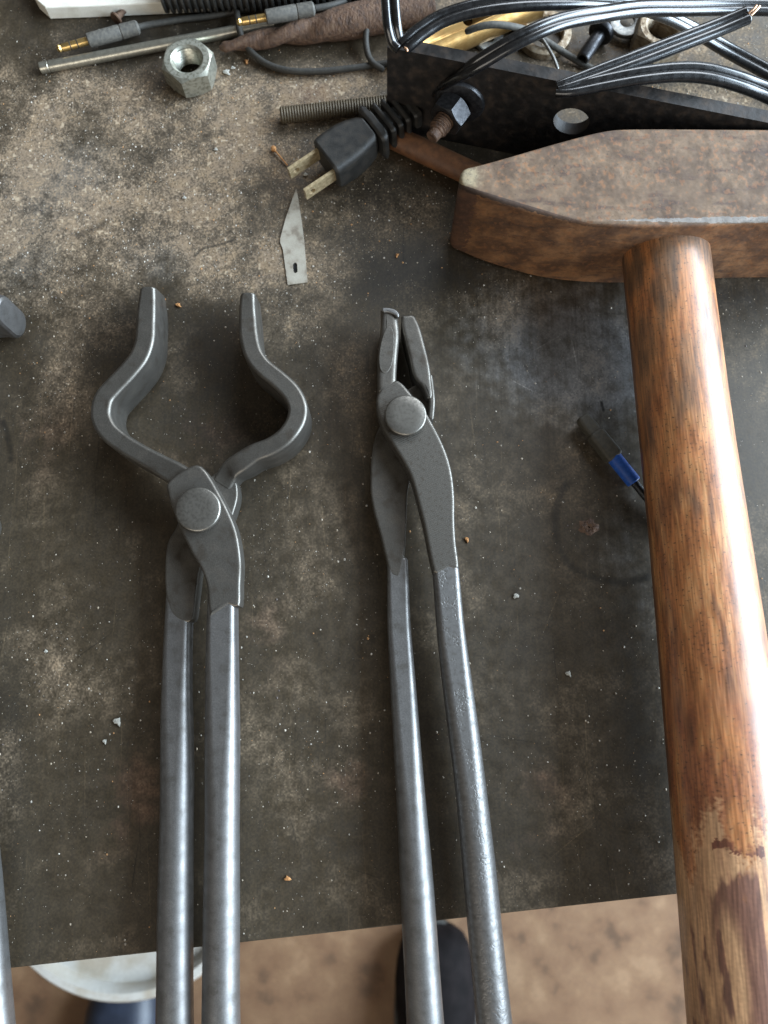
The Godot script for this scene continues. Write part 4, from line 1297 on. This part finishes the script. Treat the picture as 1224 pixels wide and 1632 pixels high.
	tag(turned("ring", "tan nut", null, v(76.1, 0.2, -290.1), Vector3.UP, flat_ring, 56, v(76.1, 0, -290.3)), "tan steel ring lying flat beneath the plug's cord", "ring")
	var washer := [Vector2(0.2, 3.4), Vector2(1.8, 3.4), Vector2(2.0, 3.7), Vector2(2.0, 7.6), Vector2(1.7, 8.0), Vector2(0, 8.0)]
	washer.reverse()
	tag(turned("washer", "bare steel", null, v(49.1, 0.2, -290.1), v(0.3, 1, 0.15), washer, 40, v(49.2, 0, -290.3)), "grey tilted washer between the brass tube and the tan ring", "washer")
	tag(turned("washer", "bare steel", null, v(115.1, 3, -295.4), v(-0.1, 1, 0.1), washer, 40, v(116.2, 0, -298.4)), "small grey washer beside the tan rusty nut", "washer")

	a = v(92.6, 5, -274.0)
	b = v(104.4, 6, -291.5)
	tag(turned("pin", "dark steel", null, a, b - a, [Vector2(3.0, 0), Vector2(3.0, 1.6), Vector2(0, 1.9), Vector2(0, 2.8), Vector2(0.5, 3.1), Vector2(15, 3.1), Vector2(15.2, 5.6), Vector2(15.8, 6.0), Vector2(17.6, 6.0), Vector2(18.2, 5.4), Vector2(18.2, 0)], 36, a), "shiny dark headed pin with hollow end behind the bracket", "pin")

	bar_thing("wire", "grey rubber", [v(27.8, 2, -276.0), v(32.4, 5, -281.5), v(38.2, 13, -281.3), v(47.9, 16, -281.8), v(58.3, 14, -283.0), v(68.2, 9, -284.8), v(76.3, 6, -282.2), v(86.5, 3, -277.9), v(96.8, 2, -271.9), v(109.7, 2, -265.8)], [3.0], [3.0], 1.5, "grey rubber wire curving over the brass tube to the bracket", "wire")
	bar_thing("thin_wire", "bare steel", [v(73.3, 9, -281.1), v(75.2, 10, -276.1), v(77.6, 11, -269.2), v(79.3, 11, -263.2)], [1.5], [1.5], 0.8, "short thin bent wire end beside the tan ring", "wire")


func bar_thing(called: String, m: String, points: Array, ws: Array, hs: Array, r: float, label: String, category: String) -> void:
	var s := Shape.new()
	sweep(s, curve(points, 8), ws, hs, r, "bar", 6)
	tag(obj(called, s, mats[m], null, points[0]), label, category)


# ---------------------------------------------------------------- small things on the plate
func build_small_finds() -> void:
	# hobby knife blade
	var o := [Vector2(-40.1, -209.7), Vector2(-39.5, -207.4), Vector2(-38.5, -201.4), Vector2(-37.0, -191.9), Vector2(-35.8, -182.9), Vector2(-34.0, -163.4), Vector2(-42.8, -162.2), Vector2(-45.4, -179.6), Vector2(-46.7, -182.8), Vector2(-46.7, -184.8), Vector2(-44.4, -195.1), Vector2(-42.2, -202.6)]
	var blade := CSGPolygon3D.new()
	blade.name = numbered("knife_blade")
	var at := v(-39.5, 0, -182.0)
	var flat_points := PackedVector2Array()
	for q in o:
		flat_points.append(Vector2(q.x - at.x * 1000.0, -(q.y - at.z * 1000.0)) * 0.001)
	blade.polygon = flat_points
	blade.depth = 0.001
	blade.material = mats["blade steel"]
	add_child(blade)
	blade.position = at + v(0, 0.55, 0)
	blade.rotation_degrees = Vector3(-90, 0, 0)
	blade.scale = Vector3(1, 1, 0.5)
	var slot := CSGBox3D.new()
	slot.name = "slot"
	slot.size = v(1.9, 3.2, 4)
	slot.operation = CSGShape3D.OPERATION_SUBTRACTION
	slot.material = mats["blade steel"]
	blade.add_child(slot)
	var c := v(-39.6, 0.5, -170.4) - at
	slot.position = Vector3(c.x, -c.z, 0)
	slot.rotation_degrees.z = 5
	for k in 2:
		var end := CSGCylinder3D.new()
		end.name = "slot_end"
		end.radius = 0.00095
		end.height = 0.004
		end.sides = 20
		end.operation = CSGShape3D.OPERATION_SUBTRACTION
		end.material = mats["blade steel"]
		blade.add_child(end, true)
		end.rotation_degrees.x = 90
		end.position = slot.position + Vector3(0, 0.0016 if k == 0 else -0.0016, 0).rotated(Vector3.BACK, deg_to_rad(5))
	tag(blade, "pointed hobby knife blade with a slot lying on bench", "knife blade")

	var a := v(-50.8, 1.3, -229.6)
	var b := v(-44.4, 0.7, -221.6)
	tag(turned("pin", "orange chip", null, a, b - a, [Vector2(-1.3, 0), Vector2(-1.0, 0.9), Vector2(0, 1.3), Vector2(1.0, 0.9), Vector2(1.25, 0.35), Vector2(a.distance_to(b) * 1000.0, 0.3), Vector2(a.distance_to(b) * 1000.0 + 0.5, 0)], 20, a), "tiny orange headed pin left of the plug", "pin")

	# black terminal with a blue collar, half under the hammer handle
	var q0 := v(83.3, 4.5, -99.7)
	var q1 := v(111.9, 3.2, -61.0)
	var dir := (q1 - q0).normalized()
	var t := thing("cable_terminal", v(93.2, 0, -91.1), "black cable terminal with blue collar tucked under the hammer handle", "cable terminal")
	bar("terminal_end", "dull plastic", t, PackedVector3Array([q0, q0 + dir * 0.006, q0 + dir * 0.012]), [5.6, 6.2, 5.4], [5.0, 5.4, 5.0], 1.4)
	bar("terminal_grip", "dull plastic", t, PackedVector3Array([q0 + dir * 0.0085, q0 + dir * 0.0225]), [7.2, 7.6], [6.4, 6.6], 1.6)
	turned("collar", "blue sleeve", t, q0 + dir * 0.0215, dir, [Vector2(0, 1.0), Vector2(0, 2.8), Vector2(0.3, 3.1), Vector2(13.4, 3.1), Vector2(13.8, 2.8), Vector2(13.8, 0)], 32)
	bar("tail", "black vinyl", t, PackedVector3Array([q0 + dir * 0.034, q0 + dir * 0.06]), [3.4], [3.4], 1.7)

	var list := [[v(-74.3, 0.6, -270.8), 2.2, 0, "pale angular flake right of the zinc nut, larger of two"], [v(-71.5, 0.5, -273.3), 1.2, 0, "tiny pale flake right of the zinc nut, smaller of two"], [v(-105.6, 0.6, 25.2), 2.1, 0, "pale angular flake at lower left near the bowed tongs"], [v(-110.1, 0.5, 32.8), 1.2, 0, "small round pale flake below a larger one at lower left"], [v(-90.8, 0.6, -205.1), 1.1, 0, "bright white crumb in open dusty area above the bowed jaws"], [v(-77.6, 0.5, -229.9), 1.1, 0, "pale grey crumb below the zinc nut"], [v(53.9, 0.6, -24.4), 1.6, 0, "pale oval flake between pointed tongs and hammer handle"], [v(-65.0, 0.6, -276.6), 1.7, 1, "orange brown flake under the drill bit tip"], [v(34.4, 0.6, -47.7), 1.6, 1, "orange brown seed husk right of the pointed tongs"], [v(-36.8, 0.6, 83.0), 1.8, 1, "long orange flake between the two tongs near the front edge"], [v(-35.9, 0.6, -216.9), 1.3, 0, "pale crumb between the plug's two prongs"], [v(-90.9, 0.6, -152.5), 1.8, 1, "tan flake beside the left bowed jaw tip"], [v(5.9, 0.5, -176.5), 1.4, 1, "tan splinter right of the knife blade"], [v(-97.1, 0.5, -155.0), 0.9, 1, "tiny tan crumb near the left bowed jaw tip"], [v(74.0, 0.3, 6.7), 1.5, 0, "faint grey spatter dot left of the handle's middle"], [v(-136.4, 0.4, -2.2), 1.0, 0, "pale round dot far left of the bowed tongs reins"]]
	for e in list:
		var s := Shape.new()
		var rings := []
		var n := 9
		var ph := rng.randf() * TAU
		for i in 4:
			var ring := PackedVector3Array()
			for k in n:
				var r: float = (0.62 if e[2] == 1 else 0.85) * e[1] * [0.8, 1.0, 0.75, 0.1][i] * (1.0 + 0.3 * sin(k * 2.1 + ph) + 0.15 * sin(k * 3.7 + ph * 2.0))
				var p := Vector2(cos(TAU * k / n) * (1.25 if e[2] == 1 else 1.0), sin(TAU * k / n) * 0.75).rotated(ph)
				ring.append(e[0] + v(p.x * r, [-0.5, 0.0, 0.4, 0.45][i] * minf(1.0, e[0].y * 1600.0) * 1.0, p.y * r))
			rings.append(ring)
		skin(s, rings)
		tag(obj("flake", s, mats["pale chip"] if e[2] == 0 else mats["orange chip"], null, Vector3(e[0].x, 0, e[0].z)), e[3], "flake", "loose flakes on the bench top")


func build_grit() -> void:
	var s := Shape.new()
	var c := [Vector3(1, 0, 0.2), Vector3(0.2, 0, 1), Vector3(-0.9, 0.1, 0.3), Vector3(-0.3, 0, -0.9), Vector3(0.6, 0.1, -0.7)]
	for k in 5:
		s.flat(c[k], c[(k + 1) % 5], Vector3(0.1, 0.75, 0), Vector3.UP)
	var places: Array[Transform3D] = []
	var tints := PackedColorArray()
	while places.size() < 22000:
		var x := rng.randf_range(-215.0, 215.0)
		var z := rng.randf_range(-330.0, 118.0)
		if z > 101.0 - x * 0.103 - 2.0:
			continue
		if rng.randf() > 0.12 + spread(dust, x, z):
			continue
		var r := rng.randf_range(0.07, 0.17) + pow(rng.randf(), 12.0) * 0.4
		places.append(Transform3D(Basis(Vector3.UP, rng.randf() * TAU).scaled(Vector3(r, r * rng.randf_range(0.6, 1.1), r * rng.randf_range(0.7, 1.3)) * 0.001), v(x, 0.01, z)))
		var tone := rng.randf()
		var col := Color(0.34, 0.27, 0.19).lerp(Color(0.5, 0.46, 0.4), rng.randf()) if tone < 0.8 else (Color(0.1, 0.08, 0.07) if tone < 0.92 else Color(0.42, 0.22, 0.09))
		tints.append(col * rng.randf_range(0.6, 1.1))
	var mm := MultiMesh.new()
	mm.transform_format = MultiMesh.TRANSFORM_3D
	mm.use_colors = true
	mm.mesh = s.mesh(Vector3.ZERO)
	mm.instance_count = places.size()
	for i in places.size():
		mm.set_instance_transform(i, places[i])
		mm.set_instance_color(i, tints[i])
	var o := MultiMeshInstance3D.new()
	o.name = "grit"
	o.multimesh = mm
	o.material_override = mats["grit"]
	add_child(o)
	o.set_meta("kind", "stuff")
	o.set_meta("label", "loose tan grit and dust grains scattered over the bench")
	o.set_meta("category", "grit")
